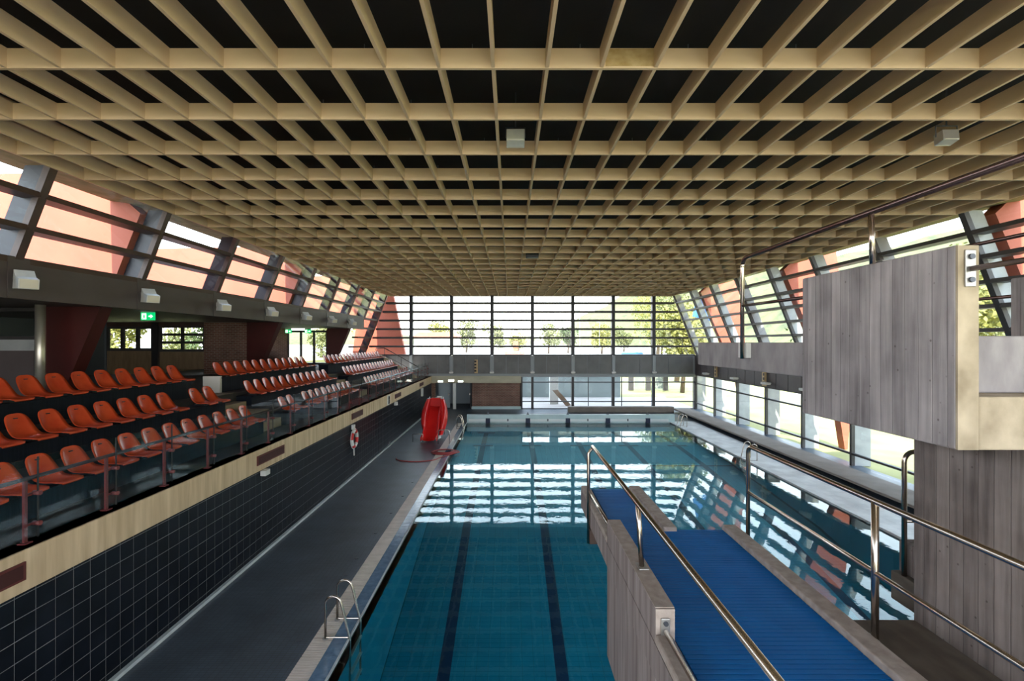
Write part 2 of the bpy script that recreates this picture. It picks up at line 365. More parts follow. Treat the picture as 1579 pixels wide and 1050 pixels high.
LANES = [-1.40 + 2.49*k for k in range(5)]
st = MB(); ntile = 0
TW, TL = 0.2455, 0.122
ny = int((YP1-YP0)/TL); nx = int((XP1-XP0)/TW)
for j in range(ny):
    y0 = YP0 + j*TL + 0.003; y1 = y0 + TL - 0.006
    for i in range(nx):
        x0 = XP0 + 0.02 + i*TW + 0.003; x1 = x0 + TW - 0.006
        if any(abs((x0+x1)/2 - lx) < 0.01 for lx in LANES): pass
        if ntile < 300 and 9.96 < y0 and -1.9 < x0 < 1.5:
            z0, z1 = zf(y0), zf(y1); t = MB(); xa, ya = x0, y0
            t.v = [(x0,y0,z0-.006),(x1,y0,z0-.006),(x1,y1,z1-.006),(x0,y1,z1-.006),(x0,y0,z0),(x1,y0,z0),(x1,y1,z1),(x0,y1,z1)]
            t.f = [(4,5,6,7),(0,1,5,4),(1,2,6,5),(2,3,7,6),(3,0,4,7)]
            if ntile == 0: tile_me = t.mesh('tile', 'pool_tile', (x0, y0, z0))
            put('tile', tile_me, (x0, y0, z0), basin); ntile += 1
        else:
            st.quad((x0,y0,zf(y0)), (x1,y0,zf(y0)), (x1,y1,zf(y1)), (x0,y1,zf(y1)))
o = st.build('tile_field', 'pool_tile', basin, origin=(XP0, YP0, 0)); o['kind'] = 'stuff'
for lx in LANES:
    b = MB(); ys = [YP0+.3, 6, 9.95, 12.5, 15.4, 18, 21.3, 24.7, 28.0]
    for a, c in zip(ys, ys[1:]): b.quad((lx-.13, a, zf(a)+.004), (lx+.13, a, zf(a)+.004), (lx+.13, c, zf(c)+.004), (lx-.13, c, zf(c)+.004))
    b.quad((lx-.5, 27.85, zf(27.9)+.004), (lx+.5, 27.85, zf(27.9)+.004), (lx+.5, 28.1, zf(28)+.004), (lx-.5, 28.1, zf(28)+.004))
    b.quad((lx-.5, 24.5, zf(24.6)+.005), (lx+.5, 24.5, zf(24.6)+.005), (lx+.5, 24.8, zf(24.7)+.005), (lx-.5, 24.8, zf(24.7)+.005))
    b.build('lane_line', 'lane_dark', basin)
MB().quad((XP0, 21.1, zf(21.1)+.006), (XP1, 21.1, zf(21.1)+.006), (XP1, 21.25, zf(21.25)+.006), (XP0, 21.25, zf(21.25)+.006)).build('slope_line', 'lane_dark', basin)
wat = MB().quad((XP0, YP0, 0), (XP1, YP0, 0), (XP1, YP1, 0), (XP0, YP1, 0)).build('pool_water', 'water', origin=(XP0, YP0, 0))
tag(wat, 'clear turquoise water filling the swimming pool', 'water', kind='stuff')

# ---- raised end wall of the pool with lane markers
ew = S(MB().box(XP0, XP1+0.3, YP1, YP1+0.25, -0.3, 0.52).build('wall_pool_end', 'pool_white', origin=(XP0, YP1, 0)), 'low pale aqua wall closing the far pool end', 'wall')
MB().box(XP0+.1, XP1-.1, YP1-.03, YP1, 0.10, 0.24).build('white_band', 'white_line', ew)
for lx in LANES:
    MB().box(lx-.14, lx+.14, YP1-.06, YP1, 0.0, 0.30).build('lane_mark', 'lane_dark', ew)
    b = MB().box(lx-.03, lx+.03, YP1+.05, YP1+.11, 0.52, 0.66); b.box(lx-.08, lx+.08, YP1+.04, YP1+.12, 0.52, 0.56); b.build('lane_post', 'bolt', ew)
    if lx < 8: MB().box(lx+1.2, lx+1.28, YP1-.05, YP1, 0.12, 0.26).build('rope_hook', 'bolt', ew)

# ---- left wall under the gallery: black tiles and concrete fascia
XW = -5.87
wl = S(MB().box(XW-.25, XW-.008, YN, YB+0.3, 0, C-3.0).build('wall_left', 'grout', origin=(XW, 0, 0)), 'black tiled wall below the concrete gallery edge', 'wall')
ts = 0.257
tmesh = MB().box(-.006, 0.003, .005, ts-.005, .005, ts-.005).mesh('tile', 'black_tile')
stt = MB(); cnt = 0
for j in range(int((YB-4.4)/ts)):
    for k in range(8):
        y0 = 4.4 + j*ts; z1 = C-3.0 - 0.045 - k*ts; z0 = z1 - ts
        if z0 < 0.08: z0 = 0.08
        if z1 - z0 < 0.06: continue
        u = XW*740/(y0+.1); v = (z0-C)*740/(y0+.1)
        vis = u > -800 and v > -530
        if cnt < 300 and vis and abs(z1-z0-ts) < 1e-6: put('tile', tmesh, (XW-.008, y0, z0), wl); cnt += 1
        else: stt.box(XW-.014, XW-.005, y0+.005, y0+ts-.005, z0+.005, z1-.005)
for j in range(int((YB-4.4)/ts)): stt.box(XW-.014, XW-.005, 4.4+j*ts+.005, 4.4+(j+1)*ts-.005, C-3.04, C-3.005)
o = stt.build('tile_field', 'black_tile', wl, origin=(XW, 0, 0)); o['kind'] = 'stuff'
bb = S(MB().box(XW, XW+.07, YN, YB, 0.03, 0.09).build('baseboard_left', 'skirting', origin=(XW, 0, 0)), 'pale grey skirting at the foot of black tiled wall', 'skirting')
fa = S(MB().box(XW-.3, XW+.03, YN, YB-.4, C-3.0, C-2.5).build('trim_fascia', 'fascia', origin=(XW, 0, C-3), bevel=.012), 'long tan concrete edge beam of the spectator gallery', 'edge beam')
for k in range(5):
    y0 = 4.45 + 6.6*k
    v = MB().box(XW+.025, XW+.05, y0, y0+1.32, C-2.85, C-2.63); vo = v.build('vent_frame', 'vent_red', fa)
    MB().box(XW+.05, XW+.056, y0+.04, y0+1.28, C-2.82, C-2.66).build('vent_grille', 'grille_red', fa)

# ---- gallery floor, tiers, benches
gal = S(MB().box(-7.25, XW-.3, YN, YB, C-3.0, C-2.52).build('floor_gallery', 'tier', origin=(-7, 0, C-3)), 'dark walkway behind the glass balustrade of the gallery', 'floor')
MB().box(-7.25, XW, YN, YB, C-2.52, C-2.5).build('walkway', 'tier', gal)
stand = S(empty('grandstand', (-7.3, 13, C-2.5)), 'dark stepped grandstand carrying three rows of orange seats', 'grandstand')
MB().box(-8.3, -7.25, YN, 33.6, C-3.0, C-2.02).build('tier', 'tier', stand)
MB().box(-9.25, -8.3, YN, 33.6, C-3.0, C-1.52).build('tier', 'tier', stand)
BLK = [(4.9, 13.2), (14.55, 21.65), (23.15, 33.3)]
ROWS = [(-7.15, C-1.69, C-2.5), (-8.2, C-1.185, C-2.02), (-9.15, C-0.62, C-1.52)]
for r, (xb, zt, fl) in enumerate(ROWS):
    for kblk, (y0, y1) in enumerate(BLK):
        MB().box(xb-.10, xb+.36, y0, y1, fl, zt-.47).build('bench', 'navy', stand)
        MB().box(xb-.12, xb+.42, y0-.02, y1+.02, zt-.47, zt-.44).build('bench_top', 'navy', stand)
MB().box(-9.26, -8.75, 14.45, 14.55, C-1.52, C-1.02).build('end_panel', 'white_wall', stand)
for (a, c) in ((13.23, 14.45), (21.68, 23.1)):
    for r in range(2):
        xf = (-7.25, -8.3)[r]; z0 = (C-2.5, C-2.02)[r]
        MB().box(xf-.0, xf+.35, a, c, z0, z0+.25).build('step', 'tread', stand)
        MB().box(xf-.9, xf-.02, a, c, z0+.48, z0+.505).build('tread', 'tread', stand)
MB().prism([(-9.3, C-3.0), (-6.6, C-3.0), (-6.6, C-2.35), (-9.3, C-0.75)], 'y', 33.62, 33.85).build('end_wall', 'fascia', stand)

# seats
def seat_mesh():
    prof_ = [(.535,.030,.140,0),(.565,.046,.180,.004),(.54,.062,.208,.012),(.45,.060,.222,.024),(.35,.050,.229,.034),(.26,.048,.231,.044),(.19,.066,.231,.052),(.135,.108,.230,.056),(.095,.165,.226,.054),(.062,.235,.218,.046),(.036,.305,.206,.034),(.015,.37,.188,.022),(.002,.415,.155,.012),(-.005,.440,.11,.005),(-.007,.450,.06,0)]
    nS = 8; top = []; bot = []
    for i, (x, z, hw, curl) in enumerate(prof_):
        a = prof_[max(i-1, 0)]; c = prof_[min(i+1, len(prof_)-1)]
        d = Vector((c[0]-a[0], c[1]-a[1])).normalized(); nrm = Vector((d.y, -d.x))
        if nrm.x < 0 and nrm.y < 0: nrm = -nrm
        if i < 6 and nrm.y < 0: nrm = -nrm
        if i >= 6 and nrm.x < 0: nrm = -nrm
        rt = []; rb = []
        for j in range(nS+1):
            s_ = -1 + 2*j/nS; cu = curl * abs(s_)**2.2
            rt.append((x + nrm.x*cu, s_*hw, z + nrm.y*cu)); rb.append((x + nrm.x*(cu-.012), s_*hw*.985, z + nrm.y*(cu-.012)))
        top.append(rt); bot.append(rb)
    m = MB(); nn = len(prof_); W_ = nS+1
    for r_ in top: m.v += r_
    for r_ in bot: m.v += r_
    o_ = nn*W_
    for i in range(nn-1):
        for j in range(nS):
            p = i*W_+j
            m.f.append((p, p+1, p+W_+1, p+W_)); m.f.append((o_+p, o_+p+W_, o_+p+W_+1, o_+p+1))
    for i in range(nn-1):
        p = i*W_; m.f.append((p, p+W_, o_+p+W_, o_+p)); q = p+nS; m.f.append((q, o_+q, o_+q+W_, q+W_))
    for j in range(nS):
        m.f.append((j, o_+j, o_+j+1, j+1)); q = (nn-1)*W_+j; m.f.append((q, q+1, o_+q+1, o_+q))
    return m.mesh('shell', 'seat_orange', smooth=True)
shell = seat_mesh()
brk = MB().box(.10, .36, -.06, .06, -.012, .036).mesh('mount', 'black')
slot = MB().box(.006, .036, -.03, .03, .362, .378).mesh('grip_slot', 'black')
rown = ['front row', 'middle row', 'back row']; blkn = ['nearest block', 'middle block', 'farthest block']
def seat(r, kb, idx, y):
    xb, zt, fl = ROWS[r]
    t = put('stadium_seat', None, (xb, y, zt-.44)); t.empty_display_size = .1
    put('shell', shell, (xb, y, zt-.44), t); put('mount', brk, (xb, y, zt-.44), t)
    if kb == 0: put('grip_slot', slot, (xb, y, zt-.44), t)
    tag(t, f'orange shell seat, {ORD[idx]} from near end of {rown[r]} in {blkn[kb]}', 'seat', 'orange shell seats on the grandstand')
SP = 0.5535
for r in range(3):
    X = -ROWS[r][0]; n = 0; ys = []
    y = 12.91 if r else 12.76
    while y > 5.2: ys.append(y); y -= SP
    ys = [q for q in ys if (X-.55)*740/(q+.22) < 785]
    ys = sorted(ys)
    if r == 1: del ys[-3]
    for i, q in enumerate(ys): seat(r, 0, i, q)
    ys = [14.87 + SP*i for i in range(12 if r else 12)]
    if r == 0: del ys[2]
    for i, q in enumerate(ys): seat(r, 1, i, q)
    for i in range(18): seat(r, 2, i, 23.5 + SP*i)

# ---- glass balustrade
bal = tag(empty('glass_balustrade', (-6.0, 6, C-2.5)), 'glass balustrade with reddish posts along the gallery edge', 'balustrade')
ys = [3.56 + 1.2*k for k in range(27)]
pm = MB().box(-.015, .015, -.02, .02, 0, .80).mesh('post', 'post_red')
fm = MB().box(-.05, .05, -.05, .05, 0, .015).mesh('base_plate', 'post_red')
gmesh = MB().box(-.006, .006, .012, 1.188, .06, 1.06).mesh('glass_panel', 'balustrade_glass')
cm = MB().tube([(-.03, 0, 0), (.06, 0, 0)], .03, 10).mesh('clamp', 'post_red', smooth=True)
jm_ = MB().box(-.008, .008, -.007, .007, .05, 1.06).mesh('joint', 'black')
am = MB().box(-.012, .012, 0, .10, -.012, .012).mesh('arm', 'post_red')
for y in ys:
    p = put('post', pm, (-6.03, y, C-2.5), bal); put('base_plate', fm, (-6.03, y, C-2.5), p)
    for dz in (.22, .60):
        put('clamp', cm, (-6.0, y+.11, C-2.5+dz), p); put('arm', am, (-6.03, y, C-2.5+dz), p)
    put('joint', jm_, (-5.97, y+.105, C-2.5), bal)
    if y < 33.5: put('glass_panel', gmesh, (-5.97, y+.11, C-2.5), bal)
b = MB().tube([(-6.03, 3, C-1.70), (-6.03, 34.9, C-1.70)], .026, 8); b.build('handrail', 'rail_dark', bal, smooth=True)

# ---- gallery back: floor, ceiling, cross walls, columns
S(MB().box(-19.3, -9.25, YN, YB, C-3.0, C-1.5).build('floor_aisle', 'tier', origin=(-14, 0, C-3)), 'dark back aisle floor behind the top seat row', 'floor')
S(MB().box(-19.3, -9.95, YN, 32.5, C+.95, C+1.25).build('ceiling_gallery', 'band_grey', origin=(-14, 0, C+1)), 'low grey ceiling over the back aisle', 'ceiling')
S(MB().box(-24, -19.12, 22.7, 22.9, C-1.5, C+1.2).build('wall_aisle_end', 'recess', origin=(-21, 22.8, C-1.5)), 'dark end wall left of the aisle windows', 'wall')
S(MB().box(-19.4, -19.2, YN, 22.7, C-1.5, C+.95).build('wall_aisle', 'recess', origin=(-19.3, 0, C-1.5)), 'dark outer wall of the back aisle', 'wall')
band = S(MB().box(-10.12, -9.9, YN, 32.45, C+.88, C+1.72).build('trim_band', 'band_grey', origin=(-10, 0, C+.9)), 'dark grey fascia band under the left leaning windows', 'band')
for y in BAY:
    if y < 32: MB().box(-9.9, -9.885, y-.22, y+.22, C+.885, C+1.715).build('band_joint', 'band_grey', band)
def yframe(parent, Y, x0, x1, z0, z1, w_=.05, m='frame_dark', pane=True, nx=1, nz=1):
    for i in range(nx+1):
        x = x0+(x1-x0)*i/nx; MB().box(x-w_/2, x+w_/2, Y-.05, Y+.05, z0, z1).build('frame_upright', m, parent)
    for i in range(nz+1):
        z = z0+(z1-z0)*i/nz; MB().box(x0, x1, Y-.045, Y+.045, z-w_/2, z+w_/2).build('frame_bar', m, parent)
    if pane:
        for i in range(nx):
            for k in range(nz):
                MB().box(x0+(x1-x0)*i/nx+.01, x0+(x1-x0)*(i+1)/nx-.01, Y-.006, Y+.006, z0+(z1-z0)*k/nz+.01, z0+(z1-z0)*(k+1)/nz-.01).build('pane', 'pane_glass', parent)
# at the first column
wd = S(empty('window_5', (-13.5, 12.93, C-1.5)), 'glazed screen with grey sill panel beside the steel column', 'window')
yframe(wd, 12.93, -14.4, -12.65, C+.12, C+.88, .09)
MB().box(-14.4, -12.65, 12.9, 12.96, C-.22, C+.08).build('sill_panel', 'frame_grey', wd)
MB().box(-14.4, -12.65, 12.9, 12.96, C-1.5, C-.22).build('lower_panel', 'band_grey', wd)
MB().box(-12.75, -12.55, 12.85, 13.0, C-1.5, C+.95).build('door_post', 'black', wd)
sc_ = MB().tube([(-11.85, 12.1, C-1.5), (-11.85, 12.1, C+.95)], .105, 16).build('steel_column', 'steel_column', smooth=True)
tag(sc_, 'brushed stainless steel column behind the back row of seats', 'column')
# at the second column
wd = S(empty('window_6', (-16, 22.77, C-1.5)), 'dark framed windows over low panels beside the brick wall', 'window')
yframe(wd, 22.77, -19.1, -16.95, C-.35, C+.72, .16, nx=3)
MB().box(-19.1, -16.95, 22.72, 22.82, C-1.5, C-.4).build('lower_panel', 'wood_panel', wd)
MB().box(-16.95, -16.65, 22.65, 22.9, C-1.5, C+.95).build('door_post', 'black', wd)
yframe(wd, 22.77, -16.6, -14.5, C-.38, C+.75, .12, nx=2, nz=3)
MB().box(-16.6, -14.5, 22.72, 22.82, C-1.25, C-.45).build('wood_panel', 'wood_panel', wd)
MB().box(-19.1, -14.5, 22.7, 22.84, C+.75, C+.95).build('head_beam', 'frame_brown', wd)
S(MB().box(-14.5, -12.4, 22.7, 22.9, C-1.5, C+.95).build('wall_brick', 'brick', origin=(-13.5, 22.8, C-1.5)), 'dark brick wall between windows and red column', 'wall')
# at the third column
S(MB().box(-17.2, -15.1, 32.5, 32.7, C-1.5, C+.95).build('wall_brick', 'brick', origin=(-16, 32.6, C-1.5)), 'dark brick wall left of the far glazed doors', 'wall')
wd = S(empty('door_1', (-13.8, 32.6, C-1.5)), 'glazed exit doors with dark frames behind the seats', 'door')
yframe(wd, 32.6, -15.1, -12.45, C-1.45, C+.75, .14, nx=3)
S(MB().box(-17.4, -17.2, 22.9, 32.7, C-1.5, C-.4).build('wall_parapet', 'wood_panel', origin=(-17.3, 27, C-1.5)), 'low panel wall under the outer aisle glazing', 'wall')

# red raking fins (inside leg + outer fin)
def fin(name, Y, pts, m, label):
    o = MB().prism(pts, 'y', Y-.22, Y+.22).build(name, m, origin=(pts[0][0], Y, min(p[1] for p in pts)))
    return o
Lp = [(-12.4, .95), (-10.88, .95), (-10.45, 1.75), (-9.8, 3.42), (-10.3, 3.85), (-12.1, 4.5), (-16.8, 4.4), (-17.6, 1.25), (-12.4, 1.25)]
for i, Y in enumerate((12.93, 22.77, 32.61)):
    wh = ['nearest', 'second', 'third'][i]
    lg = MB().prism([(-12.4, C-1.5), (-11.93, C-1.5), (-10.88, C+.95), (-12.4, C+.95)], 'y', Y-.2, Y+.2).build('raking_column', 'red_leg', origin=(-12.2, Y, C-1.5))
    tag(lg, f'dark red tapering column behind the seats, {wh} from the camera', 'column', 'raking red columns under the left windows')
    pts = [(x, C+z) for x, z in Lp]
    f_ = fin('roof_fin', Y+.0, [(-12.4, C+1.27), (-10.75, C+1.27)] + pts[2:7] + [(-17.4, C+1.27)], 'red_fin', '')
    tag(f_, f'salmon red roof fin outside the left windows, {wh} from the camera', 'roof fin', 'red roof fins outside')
    mir = [(2.96-x, z) for x, z in Lp]
    rp = [(15.72, 0.0), (15.85, 0.0), (16.1, C-2.3), (15.7, C+1.25), (15.3, C+4.4), (14.6, C+4.4), (13.3, C+3.85), (12.85, C+3.42), (13.6, C+1.6), (14.5, C-.5), (15.3, C-2.3)]
    f_ = fin('roof_fin', Y, rp, 'red_fin', '')
    tag(f_, f'salmon red raking fin outside the right windows, {wh} from the camera', 'roof fin', 'red roof fins outside')
f_ = fin('roof_fin', 38.0, [(-13, 0), (-7.4, 0), (-8.3, C-.9), (-9.2, C+3.6), (-9.8, C+6), (-11.5, C+6)], 'red_fin', '')
tag(f_, 'red raking fin seen outside the far window corner', 'roof fin', 'red roof fins outside')

# ------------------------------------------------------------------ glazing
def leaning(name, XG, side, label, y_lo, ylevels, outer_m, inner_m):
    """leaning side glazing: mullions on BAY lines, transoms on levels, one pane per bay and row"""
    root = S(empty(name, (XG(C+1.7), 20, C+1.7)), label, 'window')
    zt = C+3.55
    for k, y in enumerate(BAY):
        zb = ylevels(k)[0]; 
        if y < y_lo: continue
        for (d0, d1, m, w_) in ((0, .14, inner_m, .085), (.14, .56, outer_m, .05)):
            pts = [(XG(zb)+side*d0, zb), (XG(zb)+side*d1, zb), (XG(zt)+side*d1, zt), (XG(zt)+side*d0, zt)]
            MB().prism(pts, 'y', y-w_, y+w_).build('mullion', m, root)
    bays = [(BAY[k+1], BAY[k], ylevels(k)) for k in range(len(BAY)-1) if BAY[k+1] >= y_lo]
    for (y0, y1, lv) in bays:
        for a, c in zip(lv, lv[1:]):
            pts = [(XG(a)+side*.05, a), (XG(a)+side*.062, a), (XG(c)+side*.062, c), (XG(c)+side*.05, c)]
            MB().prism(pts, 'y', y0+.05, y1-.05).build('pane', 'pane_glass', root)
        for z in lv[:-1]:
            x = XG(z)
            MB().prism([(x, z-.055), (x+side*.40, z-.055), (x+side*.40, z+.055), (x, z+.055)], 'y', y0+.055, y1-.055).build('transom', inner_m, root)
    return root
leaning('window_1', XGL, -1, 'leaning glazing above the seats on the left side', -6, lambda k: LEV if k == 0 else LEV[4:], 'frame_blue', 'frame_brown')
leaning('window_2', XGR, 1, 'leaning glazing above the pool on the right side', -6, lambda k: LEV, 'frame_grey', 'frame_dark')
S(MB().prism([(-9.1, C+3.55), (-9.1, C+3.75), (-10.6, C+3.95), (-10.6, C+3.75)], 'y', YN-3, YB+1).build('trim_eave', 'moss', origin=(-9.5, 0, C+3.6)), 'mossy eave soffit above the left windows', 'eave')
S(MB().prism([(12.06, C+3.55), (12.06, C+3.75), (13.5, C+3.95), (13.5, C+3.75)], 'y', YN-3, YB+1).build('trim_eave', 'moss', origin=(12.5, 0, C+3.6)), 'mossy eave soffit above the right windows', 'eave')
# far wall upper glazing
PX = [-7.44 + 3.03*k for k in range(7)]
w3 = S(empty('window_3', (1.5, YB, C-.97)), 'wide banded glazing across the far end of the hall', 'window')
for x in PX: MB().box(x-.12, x+.12, YB-.12, YB+.3, LEV[0], C+3.6).build('mullion', 'frame_blue', w3)
edges = [None] + PX + [None]
for a, c in zip(LEV, LEV[1:]):
    xs = [XGL((a+c)/2)+.1] + PX + [XGR((a+c)/2)-.1]
    for x0, x1 in zip(xs, xs[1:]):
        l0, l1 = (x0+.085, x0+.085) if x0 in PX else (XGL(a)+.06, XGL(c)+.06)
        r0, r1 = (x1-.085, x1-.085) if x1 in PX else (XGR(a)-.06, XGR(c)-.06)
        MB().prism([(l0, a), (r0, a), (r1, c), (l1, c)], 'y', YB+.05, YB+.062).build('pane', 'pane_glass', w3)
for z in LEV[:-1]:
    xs = [XGL(z)+.05] + PX + [XGR(z)-.05]
    for x0, x1 in zip(xs, xs[1:]):
        MB().box(x0+(.085 if x0 in PX else 0), x1-(.085 if x1 in PX else 0), YB-.06, YB+.5, z-.07, z+.07).build('transom', 'frame_dark', w3)
# grey panel band below it
bk = S(empty('wall_back', (3, YB, C-2.4)), 'grey metal panel band below the far windows', 'wall')
MB().box(-11, XR+.2, YB-.06, YB+.2, C-2.42, C-.99).build('backing', 'trim_grey', bk)
xs = [-10.47] + PX + [XR-.05]
for x0, x1 in zip(xs, xs[1:]):
    n_ = 3
    for i in range(n_):
        a = x0+.14+(x1-x0-.28)*i/n_; c = x0+.14+(x1-x0-.28)*(i+1)/n_
        MB().box(a+.012, c-.012, YB-.09, YB-.05, C-2.33, C-1.03).build('panel', 'panel_grey', bk)
for x in PX: MB().box(x-.10, x+.10, YB-.14, YB-.05, C-2.42, C-1.0).build('cover_strip', 'trim_grey', bk)
MB().box(-11, XR, YB-.16, YB-.02, C-2.58, C-2.40).build('rail', 'trim_grey', bk)
# lower far wall: concrete beam, brick, recess with doors, glazing
S(MB().box(-6.4, .8, YB-.25, YB+.1, C-3.02, C-2.50).build('trim_beam', 'beam_concrete', origin=(-3, YB, C-3)), 'olive grey concrete beam above brick wall and doorway', 'beam')
S(MB().box(-2.87, .78, YB-.1, YB+.15, 0.0, C-3.02).build('wall_back_brick', 'brick', origin=(-1, YB, 0)), 'brown brick wall below the far concrete beam', 'wall')
MB_ = MB().box(-2.9, .8, YB-.16, YB-.1, 0.03, 0.24); S(MB_.build('baseboard_back', 'pool_white', origin=(-1, YB, 0)), 'pale plinth under the brown brick wall', 'skirting')
S(MB().box(-6.4, -5.62, YB-.2, YB+.15, 0, C-3.0).build('wall_back_pier', 'brick', origin=(-6, YB, 0)), 'narrow brick pier in the far left corner', 'wall')
b = MB().box(-6.2, -2.6, YB+3.2, YB+3.4, 0, C-2.9); b.box(-6.3, -6.1, YB, YB+3.3, 0, C-2.9); b.box(-2.75, -2.6, YB+.15, YB+3.3, 0, C-2.9); b.box(-6.3, -2.6, YB+.1, YB+3.4, C-2.95, C-2.8)
S(b.build('wall_recess', 'door_blue', origin=(-4.4, YB+3, 0)), 'blue grey lobby walls behind the far doorway', 'wall')
d_ = S(MB().box(-5.45, -4.6, YB+.6, YB+.66, 0.03, C-3.1).build('door_2', 'door_blue', origin=(-5, YB+.6, 0)), 'pale blue door leaf in the far left doorway', 'door')
MB().box(-4.72, -4.66, YB+.5, YB+.6, 1.0, 1.15).build('door_handle', 'steel', d_)
d_ = S(MB().box(-3.05, -2.95, YB+.5, YB+1.4, 0.03, C-3.1).build('door_3', 'frame_blue', origin=(-3, YB+.6, 0)), 'dark blue door standing open beside the brick wall', 'door')
MB().box(-3.12, -3.05, YB+.6, YB+.7, 1.0, 1.15).build('door_handle', 'steel', d_)
tag(MB().box(-4.3, -4.08, YB-.12, YB+.1, 0.03, C-3.02).build('pillar', 'white', bevel=.01), 'white square pillar in the far doorway', 'pillar')
w4 = S(empty('window_4', (7, YB, 0)), 'glazing below the grey panel band at the far end', 'window')
for x in [.82] + PX[3:] + [XR]: MB().box(x-.09, x+.09, YB-.1, YB+.25, 0, C-2.5).build('mullion', 'frame_dark', w4)
xs = [.82] + PX[3:] + [XR]
for x0, x1 in zip(xs, xs[1:]):
    for z in (.05, C-4.43, C-2.97): MB().box(x0+.09, x1-.09, YB-.05, YB+.1, z-.04, z+.04).build('transom', 'frame_dark', w4)
    zz = [.05, C-4.43, C-2.97, C-2.5]
    for a, c in zip(zz, zz[1:]): MB().box(x0+.09, x1-.09, YB+.02, YB+.032, a, c).build('pane', 'pane_glass', w4)
for x in (5.85, 8.35): MB().box(x-.025, x+.025, YB-.02, YB+.06, 0, C-2.5).build('thin_mullion', 'frame_dark', w4)
# right wall: panel band and lower glazing
wr = S(empty('wall_right', (XR, 20, C-2.4)), 'dark panel band below the right leaning windows', 'wall')
MB().box(XR-.02, XR+.2, YN, YB, C-2.46, C-.97).build('backing', 'frame_dark', wr)
for k in range(len(BAY)-1):
    for i in range(3):
        a = BAY[k+1] + 3.28*i/3; MB().box(XR-.05, XR-.02, a+.02, a+1.07, C-2.4, C-1.05).build('panel', 'band_grey', wr)
w7 = S(empty('window_7', (XR, 20, 0)), 'lower glazing of the right wall looking onto the lawn', 'window')
for y in BAY:
    MB().box(XR-.04, XR+.10, y-.06, y+.06, 0, C-2.45).build('mullion', 'frame_dark', w7)
    MB().box(XR+.10, XR+.75, y-.05, y+.05, 0, C-2.45).build('outer_fin', 'frame_grey', w7)
zz = [.62, C-4.52+.0, C-3.05, C-2.46]; zz = [0.05, .50, C-3.05, C-2.46]
for k in range(len(BAY)-1):
    y0, y1 = BAY[k+1]+.06, BAY[k]-.06
    for a, c in zip(zz, zz[1:]): MB().box(XR+.02, XR+.032, y0, y1, a, c).build('pane', 'pane_glass', w7)
    for z in (C-4.52, C-3.05): MB().box(XR-.03, XR+.08, y0, y1, z-.04, z+.04).build('transom', 'frame_dark', w7)
# long bench on the right and far side
bn = S(MB().box(11.68, 12.88, YP0, 34.5, .20, .29).build('trim_bench', 'bench_concrete', origin=(12.5, 18, .17), bevel=.02), 'long concrete heating bench under the right windows', 'bench')
MB().box(12.3, 12.8, YP0, 34.4, .03, .20).build('plinth', 'recess', bn)  # dark colour paints the shadow gap below the bench slab
bn2 = S(MB().box(4.1, 11.6, 34.0, 34.5, .04, .45).build('trim_bench', 'bench_concrete', origin=(8, 34, .05), bevel=.02), 'low concrete bench under the far lower windows', 'bench')

# wall behind the camera: glazing of the same kind
nb = S(empty('wall_front', (2, YN, 0)), 'wall and glazing behind the camera', 'wall')
MB().box(-19, XR+.2, YN-.3, YN, 0, .4).build('parapet', 'band_grey', nb)
for k in range(11):
    x = -10.5 + k*2.44; MB().box(x-.08, x+.08, YN-.2, YN, .4, C+3.6).build('mullion', 'frame_dark', nb)
for z in (2.5, 4.0, 5.5, 7.0): MB().box(-10.5, XR, YN-.15, YN-.02, z-.04, z+.04).build('transom', 'frame_dark', nb)

# ------------------------------------------------------------------ coffered ceiling
ZC0 = C+3.45
ce = S(MB().box(-10.4, 13.4, YN-.6, YB+1.2, ZC0+.95, ZC0+1.3).build('ceiling', 'roof_black', origin=(1.5, 14, ZC0+.95)), 'black roof soffit behind a beige concrete coffer grid', 'ceiling')
rm = MB().box(-.022, .022, YN, YB-.05, 0, .25).mesh('rib', 'beam')
for k in range(-13, 19): put('rib', rm, (-.217+.681*k, 0, ZC0), ce)
cb = MB().box(-9.07, 12.06, -.022, .022, 0, .25).mesh('cross_beam', 'beam')
y = 6.05 - 1.384*10
while y < YB-.2:
    put('cross_beam', cb, (0, y, ZC0-.004), ce); y += 1.384
for s_, x in ((-1, -9.09), (1, 12.08)): MB().box(x-.03, x+.03, YN, YB, ZC0+.1, ZC0+.95).build('edge_board', 'beam', ce)
MB().box(-9.1, 12.1, YB-.05, YB+.05, ZC0, ZC0+.95).build('edge_board', 'beam', ce)
MB().box(-9.1, 12.1, YN, YN+.05, ZC0+.15, ZC0+.95).build('edge_board', 'beam', ce)
b = MB().box(1.85-.217*0-.655, 2.46-.655, 6.026, 6.0275, ZC0+.02, ZC0+.24); b.build('water_stain', 'rust', ce)
# conduit pegs above cross beams
pk = MB().box(-.006, .006, -.006, .006, 0, .06).mesh('peg', 'bolt')
for j in range(4):
    for i in range(6): put('peg', pk, (-3.2+1.36*i+(.3 if j % 2 else 0), 6.05+1.384*j, ZC0+.25), ce)

